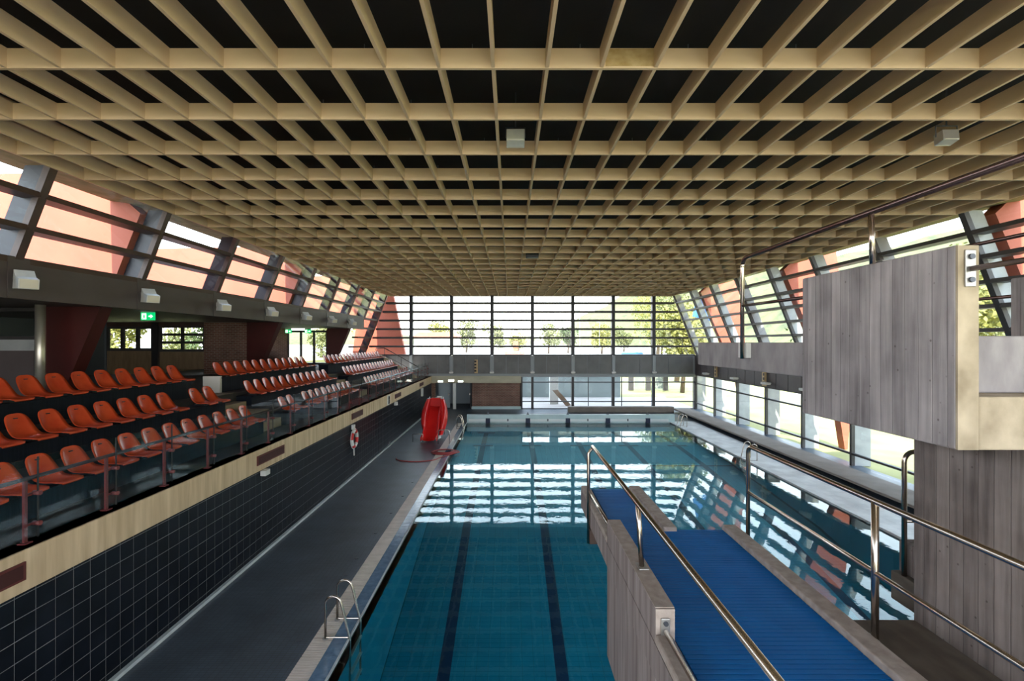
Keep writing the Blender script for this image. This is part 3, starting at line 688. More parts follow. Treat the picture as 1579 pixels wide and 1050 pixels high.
# ------------------------------------------------------------------ diving tower
tw = tag(empty('diving_tower', (3.5, 3, 0)), 'board-marked concrete diving tower at the right edge', 'diving tower')
def part(name, m, x0, x1, y0, y1, z0, z1, parent=tw, bevel=.012): return MB().box(x0, x1, y0, y1, C+z0, C+z1).build(name, m, parent, bevel=bevel)
part('parapet', 'board_grey', 2.90, 3.04, 3.125, 4.77, -.70, .635)
part('parapet', 'board_grey', 4.97, 5.11, 3.125, 4.77, -.70, .635)
part('parapet_end', 'lit_concrete', 2.902, 3.038, 3.112, 3.128, -.698, .63, bevel=0)  # sheet over the parapet's near face, coloured as if warmly lit
part('slab', 'lit_concrete', 3.04, 4.97, 3.112, 4.77, -.70, -.352)
part('platform', 'grey_concrete', 2.93, 4.93, 4.775, 7.5, -.345, 0.0)
part('platform', 'grey_concrete', 3.045, 4.965, 3.32, 4.77, -.35, .045)
part('wall', 'board_brown', 3.40, 5.0, .8, 4.05, -5.0, -.705)
part('landing', 'dark_floor', 2.445, 3.40, .6, 4.04, -2.55, -2.33)
part('landing', 'dark_floor', 3.50, 5.0, 4.06, 4.42, -2.35, -2.09)
part('landing_stub', 'board_brown', 3.56, 3.75, 4.2, 4.40, -2.09, -1.80)
# lower platform
part('parapet', 'streak_concrete', .98, 1.115, 3.255, 4.87, -3.18, -1.80)
part('parapet_end', 'kerb', .983, 1.112, 3.243, 3.258, -3.18, -1.803, bevel=0)
part('parapet_cap', 'kerb', .982, 1.113, 3.257, 4.868, -1.801, -1.796, bevel=0)
b = MB().prism([(.975, .6), (2.44, .6), (2.44, 5.2), (1.78, 5.2), (1.78, 6.62), (.975, 6.62)], 'z', C-2.26, C-2.035); b.build('platform', 'streak_concrete', tw)
part('kerb', 'kerb', .975, 1.085, 4.872, 6.62, -2.035, -1.97)
part('kerb', 'kerb', .975, 1.09, .6, 3.24, -2.035, -1.97)
part('kerb', 'kerb', 1.634, 1.78, 5.12, 6.62, -2.035, -1.972)
part('kerb', 'kerb', 2.29, 2.44, .6, 5.2, -2.035, -1.97)
part('support', 'board_brown', 1.2, 2.3, .7, 1.8, -5.0, -2.26)
# blue slatted mat
mt = tag(empty('slatted_mat', (1.7, 4, C-2.03)), 'ribbed blue non-slip mat covering the lower diving platform', 'mat')
b = MB().prism([(1.118, .7), (2.285, .7), (2.285, 5.18), (1.63, 5.18), (1.63, 6.6), (1.118, 6.6)], 'z', C-2.034, C-2.026); b.build('backing', 'mat_base', mt)
y = 2.0; P_ = .046
wide = MB().box(1.12, 2.283, 0, .037, 0, .012).mesh('slat', 'slat_blue'); nar = MB().box(1.12, 1.628, 0, .037, 0, .012).mesh('slat', 'slat_blue')
while y < 6.58:
    put('slat', wide if y+.037 < 5.18 else nar, (0, y, C-2.027), mt); y += P_

# railings
def rail(name, label, tubes, plates=(), r=.021, rm_='steel'):
    t = tag(empty(name, tubes[0][1][-1]), label, 'railing')
    for nm, path, *rr in tubes: MB().tube(path, rr[0] if rr else r, 12).build(nm, rm_ if 'rail' in nm else 'steel', t, smooth=True)
    for nm, m, bx in plates: MB().box(*bx).build(nm, m, t, bevel=.004)
    return t
def bend(x, y, z, r): return arc((x, y-r, z-r), r, R(90), R(0), 6, (0, 1, 0), (0, 0, 1))
b_ = bend(2.85, 5.9, C+1.03, .12)
rl = rail('handrail', 'steel handrail on the near edge of the upper concrete platform',
     [('top_rail', [(2.85, 1.2, C+1.03)] + b_[:5], .025), ('post', b_[4:] + [(2.85, 5.9, C-.2)], .024), ('mid_rail', [(2.85, 5.9, C+.45), (2.95, 4.76, C+.45)], .018),
      ('mid_rail', [(2.975, 3.09, C+.476), (2.975, 1.2, C+.476)], .018), ('post', [(2.86, 3.79, C+.62), (2.85, 3.79, C+1.03)])],
     [('bracket', 'steel_dull', (2.94, 3.01, 3.098, 3.11, C+.36, C+.60)), ('foot_plate', 'steel_dull', (2.90, 2.99, 3.74, 3.84, C+.635, C+.645)), ('side_plate', 'white', (2.87, 2.93, 5.84, 6.05, C-.19, C-.005))], rm_='steel_reflect')
for dz in (.405, .555): MB().tube([(2.975, 3.085, C+dz), (2.975, 3.10, C+dz)], .018, 10).build('bolt', 'bolt', rl, smooth=True)
rail('handrail', 'steel handrail on the far edge of the upper platform, behind the block',
     [('top_rail', [(4.95, 1.6, C+1.04)] + bend(4.95, 7.3, C+1.04, .12) + [(4.95, 7.3, C-.1)]), ('mid_rail', [(4.95, 7.3, C+.46), (5.0, 4.76, C+.46)], .018)], rm_='steel_reflect')
rl = rail('handrail', 'steel handrail on the left edge of the blue lower platform',
     [('top_rail', [(1.0, 1.6, C-1.265)] + bend(1.0, 5.86, C-1.265, .03) + [(1.0-.045, 5.86, C-1.35), (1.0-.045, 5.86, C-2.45)]), ('mid_rail', [(.975, 5.85, C-1.86), (1.0, 4.86, C-1.85)], .018),
      ('mid_rail', [(1.045, 3.22, C-1.945), (1.045, 1.6, C-1.90)], .018), ('post', [(1.05, 3.84, C-1.79), (1.02, 3.84, C-1.28)])],
     [('bracket', 'steel_dull', (1.015, 1.075, 3.228, 3.242, C-2.06, C-1.86)), ('foot_plate', 'steel_dull', (1.015, 1.095, 3.78, 3.90, C-1.796, C-1.786)), ('under_bracket', 'frame_brown', (.96, 1.09, 5.80, 5.92, C-2.44, C-2.27))])
for dz in (-2.03, -1.89): MB().tube([(1.045, 3.215, C+dz), (1.045, 3.23, C+dz)], .016, 10).build('bolt', 'bolt', rl, smooth=True)
rail('handrail', 'long steel handrail on the right edge of the blue lower platform',
     [('top_rail', [(2.5, 1.2, C-1.09)] + bend(2.5, 5.05, C-1.09, .08) + [(2.5, 5.05, C-2.08)]), ('mid_rail', [(2.5, 5.05, C-1.575), (2.5, 1.2, C-1.585)], .018),
      ('post', [(2.5, 3.29, C-2.08), (2.5, 3.29, C-1.09)], .023)],
     [('side_plate', 'steel_dull', (2.44, 2.5, 3.24, 3.34, C-2.08, C-2.02)), ('side_plate', 'steel_dull', (2.44, 2.5, 5.0, 5.1, C-2.08, C-2.02))])
rail('handrail', 'short steel handrail loop beyond the brown concrete wall',
     [('top_rail', [(4.9, 4.3, C-.98)] + arc((3.62, 4.3, C-1.07), .09, R(90), R(180), 6, (1, 0, 0), (0, 0, 1)) + [(3.53, 4.3, C-2.1)]), ('mid_rail', [(3.53, 4.3, C-1.6), (4.9, 4.3, C-1.6)], .016)])

# ------------------------------------------------------------------ lamps
fl_h = MB().prism([(.07, .20), (.0, -.17), (.36, -.19), (.40, .0), (.20, .06)], 'y', -.15, .15).mesh('housing', 'lamp_white')
fl_l = MB().prism([(.365, -.175), (.378, -.175), (.41, -.015), (.398, -.015)], 'y', -.13, .13).mesh('lens', 'lamp_lens')
fl_b = MB().box(-.12, .04, -.06, .06, -.03, .10).mesh('bracket', 'lamp_white')
def floodlight(x, y, z, label, group):
    t = put('floodlight', None, (x+.12, y, z)); tag(t, label, 'floodlight', group); t.empty_display_size = .1
    for nm, me in (('housing', fl_h), ('lens', fl_l)): put(nm, me, (x+.12, y, z), t, R(-32))
    put('bracket', fl_b, (x+.12, y, z), t)
    return t
for i, k in enumerate(range(8, 1, -1)):
    floodlight(-9.88, BAY[k]-.05, C+1.24, f'white floodlight on the left grey band, {ORD[i]} from the near end', 'floodlights on the left band')
def hanging(x, y, z, label, k=1.0, hm='lamp_white'):
    t = put('hanging_floodlight', None, (x, y, z)); tag(t, label, 'floodlight', 'floodlights in the ceiling grid')
    b = MB(); b.prism([(-.12, -.09), (.10, -.14), (.12, .09), (-.10, .12)], 'x', -.16, .16)
    b.v = [(x+p[0]*k, y+p[1]*k, z+p[2]*k) for p in b.v]; b.build('housing', hm, t, bevel=.01)
    MB().prism([(y-.13*k, z-.075*k), (y-.125*k, z-.085*k), (y+.085*k, z-.137*k), (y+.08*k, z-.127*k)], 'x', x-.13*k, x+.13*k).build('lens', 'lamp_lens', t)
    b = MB().tube([(x-.17, y, z), (x-.17, y, z+.18), (x+.17, y, z+.18), (x+.17, y, z)], .01, 6); b.tube([(x, y, z+.18), (x, y, ZC0+.95)], .012, 6); b.build('stirrup', 'bolt', t)
hanging(.09, 8.45, C+3.60, 'white floodlight hanging in the ceiling grid near the middle')
hanging(6.95, 7.65, C+3.27, 'white floodlight hanging in the ceiling grid at upper right', .8, 'steel_dull')
t = tag(MB().box(.62, 1.12, 19.0, 19.4, ZC0-.06, ZC0+.12).build('ceiling_box', 'black', bevel=.02), 'small black box set in the ceiling grid', 'speaker')
def spot(x, y, z, label, group, dy=-.16):
    t = put('wall_spot', None, (x, y, z)); tag(t, label, 'lamp', group)
    MB().box(x-.16, x+.16, y+dy, y, z, z+.10).build('housing', 'lamp_white', t, bevel=.015); MB().box(x-.12, x+.12, y+dy+.02, y-.02, z-.02, z).build('lens', 'lamp_lens', t)
    MB().box(x-.03, x+.03, y-.06, y+.03, z+.10, z+.2).build('arm', 'steel_dull', t)
for i, x in enumerate(PX): spot(x, YB-.17, C-2.28, f'small white lamp under the far grey panels, {ORD[i]} from the left', 'lamps on the far panel band', -.12)
for i, y in enumerate((33.2, 29.0, 25.4, 22.0)):
    t = put('wall_spot', None, (XR-.3, y, C-2.2)); tag(t, f'small white lamp on the right dark panel band, {ORD[3-i]} from the concrete block', 'lamp', 'lamps on the right panel band')
    MB().box(XR-.5, XR-.2, y-.25, y+.25, C-2.22, C-2.10).build('housing', 'lamp_white', t, bevel=.015); MB().box(XR-.2, XR-.05, y-.03, y+.03, C-2.18, C-2.14).build('arm', 'steel_dull', t)
    MB().box(XR-.46, XR-.24, y-.2, y+.2, C-2.235, C-2.22).build('lens', 'lamp_lens', t)
for i, x in enumerate((-5.2, -3.7)):
    t = put('sign_lamp', None, (x, YB-.3, C-2.98)); tag(t, f'white sign box on the far concrete beam, {["left", "right"][i]} of the lit lamp', 'sign', 'sign boxes on the far beam')
    MB().box(x-.22, x+.22, YB-.36, YB-.25, C-2.98, C-2.80).build('box', 'white', t); MB().box(x-.19, x+.19, YB-.365, YB-.36, C-2.95, C-2.83).build('face', 'sign_white', t)
t = tag(empty('lit_lamp', (-4.4, YB-.3, C-2.9)), 'glowing lamp on the concrete beam above the far doorway', 'lamp')
MB().box(-4.62, -4.18, YB-.34, YB-.25, C-2.92, C-2.74).build('housing', 'white', t); MB().box(-4.6, -4.2, YB-.36, YB-.34, C-2.90, C-2.77).build('diffuser', 'glow_white', t)
# emergency lamps under fascia
for i, (y, h) in enumerate(((11.2, .10), (24.1, .15), (31.3, .5))):
    t = tag(MB().box(XW+.03, XW+.16, y, y+.22, C-3.02-h, C-3.0).build('lamp_box', 'lamp_white', bevel=.01), f'small white box lamp under the gallery edge, {ORD[i]} from the near end', 'lamp', 'box lamps under the gallery edge')
    MB().box(XW+.05, XW+.14, y+.03, y+.19, C-3.03-h, C-3.02-h).build('lens', 'lamp_lens', t)
# exit signs
def exit_sign(x, y, z, label, w_=.42):
    t = tag(empty('exit_sign', (x, y, z)), label, 'exit sign', 'green exit signs')
    MB().box(x-w_/2, x+w_/2, y-.03, y+.03, z, z+.24).build('box', 'sign_green', t)
    b = MB(); q = y-.034
    def pl(pts): b.prism([(x+p[0]*w_, z+p[1]*.24) for p in pts], 'y', q-.002, q)
    pl([(.10, .42), (.25, .42), (.25, .25), (.42, .5), (.25, .75), (.25, .58), (.10, .58)])
    b.build('arrow', 'sign_white', t)
    b = MB(); pl([(-.40, .12), (-.08, .12), (-.08, .88), (-.40, .88)]); b.build('door_mark', 'sign_white', t)
    b = MB(); q = y-.037
    pl([(-.28, .70), (-.20, .70), (-.20, .82), (-.28, .82)]); pl([(-.30, .40), (-.18, .40), (-.16, .66), (-.30, .66)]); pl([(-.36, .15), (-.30, .15), (-.22, .42), (-.29, .42)]); pl([(-.20, .15), (-.14, .15), (-.18, .42), (-.25, .42)])
    b.build('figure_mark', 'sign_green', t)
    MB().box(x-w_/2, x+w_/2, y-.02, y+.02, z+.24, C+.95).build('hanger', 'white', t)
exit_sign(-11.4, 15.1, C+.70, 'green exit sign under the band beside the first red column')
exit_sign(-14.8, 32.0, C+.62, 'green exit sign left over the far glazed doors')
exit_sign(-13.5, 32.0, C+.62, 'green exit sign in the middle over far glazed doors')

# "8" sign
t = tag(empty('number_sign', (XW+.05, 23, C-2.9)), 'white number sign on the tan gallery edge beam', 'sign')
MB().box(XW+.03, XW+.045, 22.75, 23.25, C-2.98, C-2.52).build('plate', 'white', t)
b = MB()
for zc_, r_ in ((C-2.66, .085), (C-2.84, .105)): b.tube([(XW+.05, 23+r_*.85*math.cos(q), zc_+r_*math.sin(q)) for q in [2*math.pi*i/16 for i in range(16)]], .026, 6, closed=True)
b.build('digit', 'black', t)
# column speakers
def colspk(x, y, z, ax, label):
    t = tag(empty('column_speaker', (x, y, z)), label, 'speaker', 'tan column speakers')
    hw = .12
    if ax == 'y': MB().box(x-hw, x+hw, y-.12, y, z, z+1.0).build('body', 'speaker_tan', t)
    else: MB().box(x-.12, x, y-hw, y+hw, z, z+1.0).build('body', 'speaker_tan', t)
    for k in range(4):
        zz_ = z+.1+.23*k
        if ax == 'y': MB().box(x-hw-.01, x+.02, y-.125, y-.12, zz_, zz_+.14).build('grille', 'black', t)
        else: MB().box(x-.126, x-.12, y-hw-.0, y+.02, zz_, zz_+.14).build('grille', 'black', t)
colspk(-2.55, YB-.17, C-2.28, 'y', 'tan column speaker on the far grey panels')
colspk(XR-.1, 32.0, C-2.3, 'x', 'tan column speaker on the right panels, the farther one')
colspk(XR-.1, 25.9, C-2.35, 'x', 'tan column speaker on the right panels, the nearer one')
# end-of-stand railing
t = tag(empty('stair_railing', (-8.5, 34, C-1.5)), 'dark stair railing at the far end of the stand', 'railing')
MB().tube([(-9.6, 34.3, C-.4), (-9.0, 34.3, C-.4), (-6.6, 34.3, C-1.75)], .03, 8).build('top_rail', 'rail_dark', t, smooth=True)
MB().tube([(-9.6, 34.3, C-.9), (-9.0, 34.3, C-.9), (-6.6, 34.3, C-2.2)], .02, 8).build('mid_rail', 'rail_dark', t, smooth=True)
for x, z0, z1 in ((-9.6, -1.6, -.4), (-9.0, -1.6, -.4), (-7.8, -2.3, -1.07), (-6.6, -2.5, -1.75)): MB().tube([(x, 34.3, C+z0), (x, 34.3, C+z1)], .022, 8).build('post', 'rail_dark', t, smooth=True)
# lifebuoy
lb = tag(empty('lifebuoy', (XW+.08, 17.7, C-3.9)), 'red and white lifebuoy hanging on the black tiled wall', 'lifebuoy')
cz = C-3.55; rb_ = .29
for q in range(8):
    a0 = 2*math.pi*(q)/8; pts = arc((XW+.10, 17.75, cz), rb_, a0, a0+2*math.pi/8, 5, (0, 1, 0), (0, 0, 1))
    MB().tube(pts, .062, 10).build('ring_segment', 'buoy_red' if q % 2 else 'white', lb, smooth=True)
MB().tube(arc((XW+.09, 17.75, cz), rb_+.085, 0, 2*math.pi*.97, 24, (0, 1, 0), (0, 0, 1)), .010, 6).build('rope', 'white', lb)
MB().tube([(XW+.1, 17.7, cz-.36), (XW+.1, 17.72, cz-.62)], .02, 6).build('rope_tail', 'white', lb)
MB().box(XW+.012, XW+.10, 17.68, 17.86, cz+.33, cz+.50).build('hook', 'lamp_white', lb)

# ------------------------------------------------------------------ ladders
def ladder(x, y, label, side=1):
    t = tag(empty('pool_ladder', (x, y, .03)), label, 'ladder', 'steel pool ladders')
    for dy in (-.28, .28):
        p = [(x-.28*side, y+dy, .03), (x-.28*side, y+dy, .62)] + [(x-.28*side+(.13-.13*math.cos(a))*side, y+dy, .62+.13*math.sin(a)) for a in [math.pi*i/8 for i in range(1, 8)]] + [(x+.0*side, y+dy, .58), (x+.13*side, y+dy, .02), (x+.13*side, y+dy, -.95)]
        MB().tube(p, .021, 10).build('stile', 'steel', t, smooth=True)
        MB().tube([(x-.28*side, y+dy, .032), (x-.28*side, y+dy, .05)], .05, 12).build('foot_flange', 'steel_dull', t)
        MB().tube([(x-.28*side, y+dy, .06), (x+.10*side, y+dy, .06)], .012, 8).build('tie_bar', 'steel', t)
    for z in (-.25, -.55, -.85): MB().box(x+.09*side, x+.17*side, y-.28, y+.28, z-.012, z+.012).build('tread', 'steel_dull', t)
    return t
ladder(-2.83, 8.35, 'steel pool ladder on the left edge nearest the camera')
ladder(-2.83, 28.0, 'steel pool ladder at the far left pool corner')
ladder(XP1+.12, 28.4, 'steel pool ladder at the far right pool corner', -1)
ladder(XP1+.12, 20.4, 'steel pool ladder halfway along the right ledge', -1)
# deck caps
for i, (px, py) in enumerate(((636, 743.6), (621, 765), (603, 791), (579, 822), (550, 861), (533, 887), (460, 988))):
    d = 740*(C-.03)/(py-528); x = (px-787)*d/740
    tag(MB().cyl((x, d, .03), .045, .012, 12).build('anchor_cap', 'bolt', smooth=False), f'small dark anchor cap on the left deck, {ORD[6-i]} from the camera', 'anchor cap', 'anchor caps on the deck')
# hose
hp = []
for i in range(64):
    a = i*.42; r_ = .62 - .004*i; hp.append((-2.95+r_*math.cos(a)*1.05, 21.7+r_*math.sin(a)*.9, .06+.0010*i))
hp = [(-4.0 + .9*math.cos(a) , 20.6 + .6*math.sin(a), .055) for a in [math.pi*(1.0 + i/14) for i in range(15)]] + hp
tag(MB().tube(hp, .022, 6).build('garden_hose', 'hose_red', smooth=True), 'dark red hose lying coiled at the pool edge', 'hose')

# ------------------------------------------------------------------ red slide
sl = tag(empty('water_slide', (-3.95, 24.6, .03)), 'glossy red childrens slide standing on the left deck', 'slide')
SX, SY = -3.95, 24.0
pr = [(0.0, .13), (.10, .13), (.28, .20), (.50, .48), (.78, .95), (1.05, 1.38), (1.30, 1.62), (1.6, 1.66)]
def chute():
    m = MB(); nn = len(pr); rows = []
    for i, (y, z) in enumerate(pr):
        f = i/(nn-1); wi = .30; wall = .14 + .26*f; cx = SX - .16*(1-f)
        L_ = [(-wi-.01, wall*.55), (-wi-.03, wall), (-wi-.09, wall+.02), (-wi-.12, wall*.6), (-wi-.10, -.10)]
        pts = list(reversed(L_)) + [(-wi, 0), (-wi*.8, -.03), (0, -.05), (wi*.8, -.03), (wi, 0)] + [(-x, z_) for x, z_ in L_]
        rows.append([(cx+x, SY+y, max(.04, z+z_+.02)) for x, z_ in pts])
    k = len(rows[0])
    for r_ in rows: m.v += r_
    for i in range(nn-1):
        for j in range(k-1): m.f.append((i*k+j, i*k+j+1, (i+1)*k+j+1, (i+1)*k+j))
    return m
o = chute().build('chute', 'slide_red', sl, smooth=True)
md = o.modifiers.new('solid', 'SOLIDIFY'); md.thickness = .03; md = o.modifiers.new('sub', 'SUBSURF'); md.levels = 1; md.render_levels = 2
b = MB(); ring = 14
def lobe(sx):
    m = MB(); rows = 11; k = 12
    for i in range(rows):
        f = i/(rows-1); z = .28 + 1.78*f; rr = .07 + .21*math.sin(math.pi*(.08+.86*f))**.7; cx = SX + sx*(.30 + .20*math.sin(math.pi*(.12+.80*f))); cyy = SY + .70 + .65*f
        for j in range(k):
            a = 2*math.pi*j/k; m.v.append((cx + rr*.72*math.cos(a), cyy + rr*1.6*math.sin(a), z))
    for i in range(rows-1):
        for j in range(k): m.f.append((i*k+j, i*k+(j+1) % k, (i+1)*k+(j+1) % k, (i+1)*k+j))
    m.f.append(tuple(range(k))); m.f.append(tuple(reversed(range((rows-1)*k, rows*k))))
    return m
for sx in (-1, 1):
    o = lobe(sx).build('side_lobe', 'slide_red', sl, smooth=True); md = o.modifiers.new('sub', 'SUBSURF'); md.levels = 1; md.render_levels = 2
MB().prism([(SX-.45, .35), (SX+.45, .35), (SX+.5, 1.4), (SX+.42, 1.95), (SX+.25, 2.07), (SX-.25, 2.07), (SX-.42, 1.95), (SX-.5, 1.4)], 'y', SY+1.5, SY+1.7).build('back_panel', 'slide_red', sl, bevel=.05)
MB().cyl((SX, SY+1.1, .03), .32, .14, 18).build('base', 'white', sl)
MB().box(SX+.0, SX+.25, SY+1.9, SY+2.05, 1.9, 2.1).build('grip_box', 'white', sl)
for sx in (-1, 1):
    MB().tube([(SX+sx*.36, SY+2.1, .03), (SX+sx*.36, SY+1.9, 1.95), (SX+sx*.36, SY+1.75, 2.12), (SX+sx*.36, SY+1.55, 1.95)], .02, 8).build('hand_grip', 'steel', sl, smooth=True)
for z in (.35, .7, 1.05, 1.4): MB().tube([(SX-.36, SY+2.1-.1*z, z), (SX+.36, SY+2.1-.1*z, z)], .018, 8).build('rung', 'steel', sl, smooth=True)
MB().tube([(SX+.4, SY-.4, .03), (SX+.4, SY-.4, .62)] + arc((SX+.5, SY-.4, .62), .1, math.pi, math.pi/2, 4, (1, 0, 0), (0, 0, 1)) + arc((SX+.85, SY-.4, .62), .1, math.pi/2, 0, 4, (1, 0, 0), (0, 0, 1)) + [(SX+.95, SY-.4, .03)], .02, 8).build('side_rail', 'steel', sl, smooth=True)
MB().tube([(SX-.45, SY+.1, .03), (SX-.45, SY+.1, .42), (SX-.95, SY+.1, .42), (SX-.95, SY+.1, .03)], .02, 8).build('side_rail', 'steel', sl, smooth=True)

# ------------------------------------------------------------------ outside
b = MB().box(-900, 900, 120, 2500, -.6, -.05)
S(b.build('ground_far', 'asphalt', origin=(0, 200, 0)), 'pale sunlit ground stretching beyond the far windows', 'ground')
b = MB().box(14.2, 400, -60, 120, -.6, -.02); b.box(-60, 14.2, YB+.3, 120, -.6, -.02); b.box(-300, 14.2, -60, -9.3, -.6, -.02)
S(b.build('ground_lawn', 'lawn', origin=(60, 20, 0)), 'sunny yellow-green lawn outside the right windows', 'lawn')
S(MB().box(-200, -17.5, -60, 60, -.6, C-1.6).build('ground_terrace', 'lawn', origin=(-60, 0, 0)), 'raised grass terrace outside the left side', 'ground')
S(MB().prism([(21, -60), (24.5, -60), (24.5, 30), (38, 60), (35, 62), (21, 32)], 'z', -.02, .0).build('ground_path', 'path', origin=(22, 0, 0)), 'pale pinkish footpath crossing the lawn outside', 'path')
S(MB().box(-2, 14.1, YB+.3, 44, -.02, .0).build('ground_paving', 'path', origin=(5, 40, 0)), 'pale paved yard outside the far lower windows', 'paving')
o = tag(empty('yard_wall', (5, 44, 0)), 'pale grey-blue yard wall behind the far lower windows', 'wall')
MB().box(-1, 10.1, 44, 44.3, 0, 3.5).build('wall_panel', 'pale_wall', o); MB().box(-1.1, 10.2, 43.9, 44.4, 3.5, 3.6).build('coping', 'frame_grey', o)
tag(MB().box(3.2, 3.9, 39, 39.6, 0, 3.4).build('yard_pillar', 'white_wall', bevel=.03), 'bright white pillar in the yard beyond the far windows', 'pillar')
o = tag(empty('wooden_chute', (3.9, 38, 0)), 'brown sloping plank frame leaning by the white yard pillar', 'frame')
for k in range(4): MB().prism([(3.3+.12*k, 1.25), (3.42+.12*k, 1.25), (4.5+.12*k, 0), (4.38+.12*k, 0)], 'y', 37.8+.15*k, 37.9+.15*k).build('plank', 'chute', o)
o = tag(empty('pergola', (13, 50, 0)), 'dark posts and screens standing on the far lawn', 'shelter')
for x in (12.6, 14.4, 16.2): MB().box(x-.25, x+.25, 50, 50.3, 0, 2.3).build('post', 'frame_dark', o)
MB().box(12.2, 17, 49.9, 50.5, 2.2, 2.35).build('beam', 'frame_dark', o)
MB().box(13, 14, 50.1, 50.15, .2, 2.0).build('screen', 'pale_wall', o); MB().box(14.8, 15.9, 50.1, 50.15, .2, 2.0).build('screen', 'pale_wall', o)
# hills
def hill(name, x0, x1, y, h, depth, label, ph):
    m = MB(); nx_, ny_ = 48, 8
    for j in range(ny_+1):
        g_ = j/ny_
        for i in range(nx_+1):
            f = i/nx_; hh = h(f) * math.sin(min(1, g_)*math.pi/2)**.8
            hh *= 1 + .05*math.sin(f*37+ph) + .03*math.sin(f*91+ph*2)
            m.v.append((x0+(x1-x0)*f + 12*math.sin(j*1.7+i), y+depth*g_, max(-1, hh)))
    for j in range(ny_):
        for i in range(nx_):
            p = j*(nx_+1)+i; m.f.append((p, p+1, p+nx_+2, p+nx_+1))
    o_ = m.build(name, 'hill', smooth=True); tag(o_, label, 'hill', kind='structure')
hill('hill', 95, 1600, 760, lambda f: 95*min(1, (f*7)**.75)+120*min(1, f*2.5), 500, 'wooded green hill rising behind the far right windows', 1)
hill('hill', -700, 60, 1100, lambda f: 26+14*math.sin(f*6), 300, 'low pale hills on the skyline behind far windows', 3)
def hill_side():
    m = MB(); n1, n2 = 40, 8
    for j in range(n2+1):
        g_ = j/n2
        for i in range(n1+1):
            f = i/n1; yy = -150+900*f; hh = 115*math.sin(g_*math.pi/2)*(1+.06*math.sin(f*40)+.04*math.sin(f*93+j))
            m.v.append((170+330*g_+8*math.sin(i*2.1+j), yy, hh-.5))
    for j in range(n2):
        for i in range(n1):
            p = j*(n1+1)+i; m.f.append((p, p+1, p+n1+2, p+n1+1))
    return m
tag(hill_side().build('hill', 'hill', smooth=True), 'wooded slope filling the view through the right windows', 'hill', kind='structure')
# trees
def tree(x, y, z, h, r, m, label, group, n=500, ls=None, low=.25):
    t = tag(empty('tree', (x, y, z)), label, 'tree', group); ls = ls or r*.16
    b = MB(); rnd = random.Random(int(x*13+y*7))
    blobs = [(rnd.uniform(-.5, .5)*r, rnd.uniform(-.5, .5)*r, h*rnd.uniform(low+.12, .85), r*rnd.uniform(.45, .7)) for _ in range(9)]
    for i in range(n):
        bx, by, bz, br = blobs[i % 9]
        d = Vector((rnd.gauss(0, 1), rnd.gauss(0, 1), rnd.gauss(0, 1))).normalized()*br*rnd.uniform(.6, 1)
        c = Vector((x+bx, y+by, z+bz)) + d
        a = Vector((rnd.gauss(0, 1), rnd.gauss(0, 1), rnd.gauss(0, 1))).normalized()*ls; q = a.cross(Vector((rnd.gauss(0, 1), rnd.gauss(0, 1), rnd.gauss(0, 1)))).normalized()*ls*.7
        b.quad(tuple(c-a), tuple(c+q), tuple(c+a), tuple(c-q))
    o_ = b.build('crown', m, t); o_['kind'] = 'stuff'
    MB().tube([(x, y, z), (x+.02*h, y, z+h*.3), (x, y, z+h*.7)], [r*.08, r*.06, r*.02], 7).build('trunk', 'bark', t, smooth=True)
G1 = 'trees beyond the far windows'
far = [(-52, 210, 12, 'leaf_pale'), (-34, 230, 16, 'leaf_yellow'), (-22, 240, 16, 'leaf_pale'), (-8, 220, 14, 'leaf_pale'), (4, 235, 11, 'leaf_yellow'), (17, 215, 13, 'leaf_pale'), (27, 225, 12, 'leaf_dark'), (40, 210, 13, 'leaf_yellow'), (52, 220, 12, 'leaf_pale'), (63, 200, 14, 'leaf_pale')]
for i, (x, y, h, m) in enumerate(far): tree(x, y, 0, h, h*.42, m, f'pale tree on the skyline beyond far windows, {ORD[i]} from the left', G1, 1500, h*.035)
mid = [(-21, 72, 9.5, 'leaf_yellow', 'leafy tree seen behind the far red fin'), (17.2, 48, 9.0, 'leaf_yellow', 'tall yellow-green tree outside the far right corner'), (21.5, 62, 13, 'leaf_pale', 'broad green tree beyond the far right corner'), (29, 95, 15, 'leaf_yellow', 'large pale tree right of the far lawn')]
for x, y, h, m, lb_ in mid: tree(x, y, 0, h, h*.33, m, lb_, G1, 4500, .17)
rt = [(33, 14, 11), (38, 24, 12), (31, 33, 10), (42, 42, 14), (34, 52, 12), (48, 8, 13)]
for i, (x, y, h) in enumerate(rt): tree(x, y, 0, h, h*.36, ['leaf_yellow', 'leaf_pale', 'leaf_yellow', 'leaf_pale', 'leaf_dark', 'leaf_pale'][i], f'yellow-green tree outside the right windows, {ORD[i]} of six along the lawn', 'trees along the right lawn', 3000, .2)
lf = [(-25, 30, 4.6), (-22, 36, 4.2), (-28, 40, 5.2), (-24, 46, 5.0), (-20.5, 52, 4.6), (-33, 26, 6.0)]
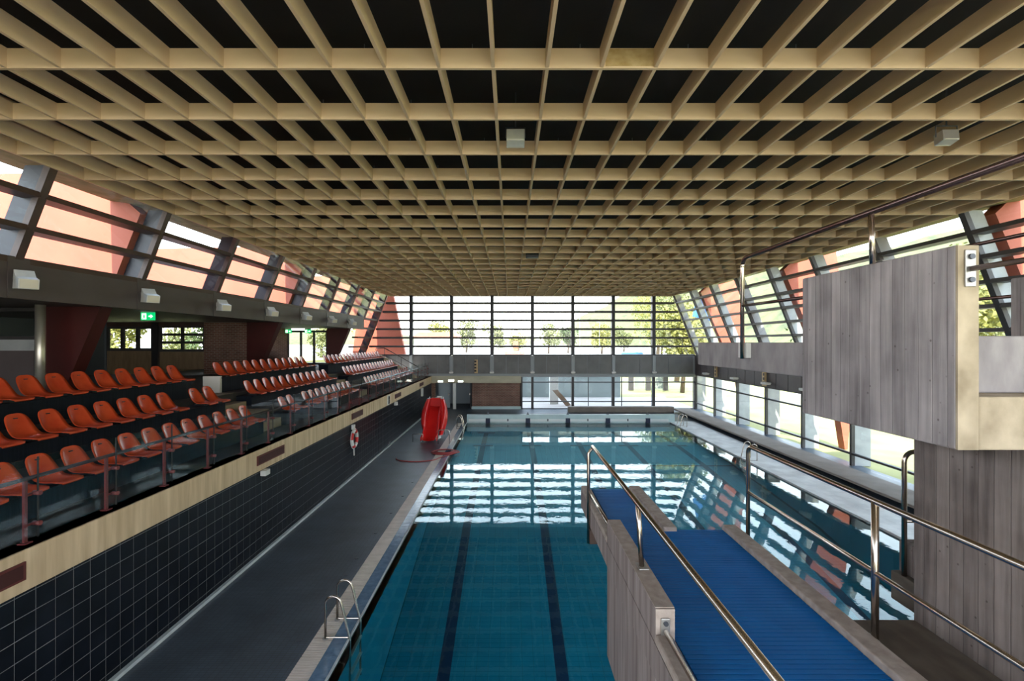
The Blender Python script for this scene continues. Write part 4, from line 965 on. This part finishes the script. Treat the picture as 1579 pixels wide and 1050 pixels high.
for i, (x, y, h) in enumerate(lf): tree(x, y, C-1.6, h, h*.42, ['leaf_yellow', 'leaf_dark', 'leaf_pale', 'leaf_yellow', 'leaf_pale', 'leaf_dark'][i], f'sunlit green tree on the left terrace, {ORD[i]} of six', 'trees on the left terrace', 2000, .13, low=.05)
# buildings and small far things
o = tag(empty('white_house', (-19, 120, 0)), 'long white low house beyond the far left windows', 'house')
MB().box(-24, -13.5, 120, 130, 0, 6.2).build('walls', 'white_wall', o); MB().prism([(-24.6, 6.2), (-12.9, 6.2), (-14.5, 7.6), (-23, 7.6)], 'y', 119.6, 130.4).build('roof', 'roof_tile', o)
for k in range(4): MB().box(-23+2.5*k, -21.7+2.5*k, 119.9, 120.0, 3.4, 4.8).build('window', 'frame_grey', o)
o = tag(empty('red_post', (1.2, 110, 0)), 'small red advertising pillar standing beyond the far windows', 'post')
MB().box(.6, 1.8, 110, 111, 0, 5.3).build('pillar', 'red_fin', o, bevel=.1); MB().box(-1.2, 3.2, 109.5, 111.5, 0, 3.0).build('base', 'roof_tile', o, bevel=.2)
o = tag(empty('blue_van', (17, 70, 0)), 'blue van roof just showing above the far panel band', 'van')
MB().prism([(15.6, .5), (19.4, .5), (19.4, 3.6), (16.3, 3.6), (15.6, 2.2)], 'y', 70, 72).build('body', 'car_blue', o, bevel=.15)
for x in (16.4, 18.6): MB().tube([(x, 69.95, .5), (x, 72.05, .5)], .5, 14).build('wheel', 'black', o)
for i, (x, y) in enumerate(((13, 90), (26, 140))):
    o = tag(empty('lamp_post', (x, y, 0)), f'thin pale lamp post beyond the far windows, the {["nearer", "farther"][i]} one', 'lamp post', 'lamp posts outside')
    MB().tube([(x, y, 0), (x, y, 11)], [.12, .07], 8).build('pole', 'frame_grey', o); MB().box(x-.9, x, y-.12, y+.12, 10.9, 11.05).build('lamp_head', 'frame_grey', o)
o = tag(empty('blue_banner', (15.6, 36.6, C+1)), 'blue flag hanging outside the far right corner', 'flag')
MB().prism([(14.0, C+2.0), (15.6, C+1.6), (15.9, C+3.2), (14.3, C+3.5)], 'y', 36.9, 36.93).build('cloth', 'banner_blue', o); MB().tube([(15.9, 36.9, 0), (15.9, 36.9, C+3.7)], .05, 8).build('pole', 'frame_grey', o)
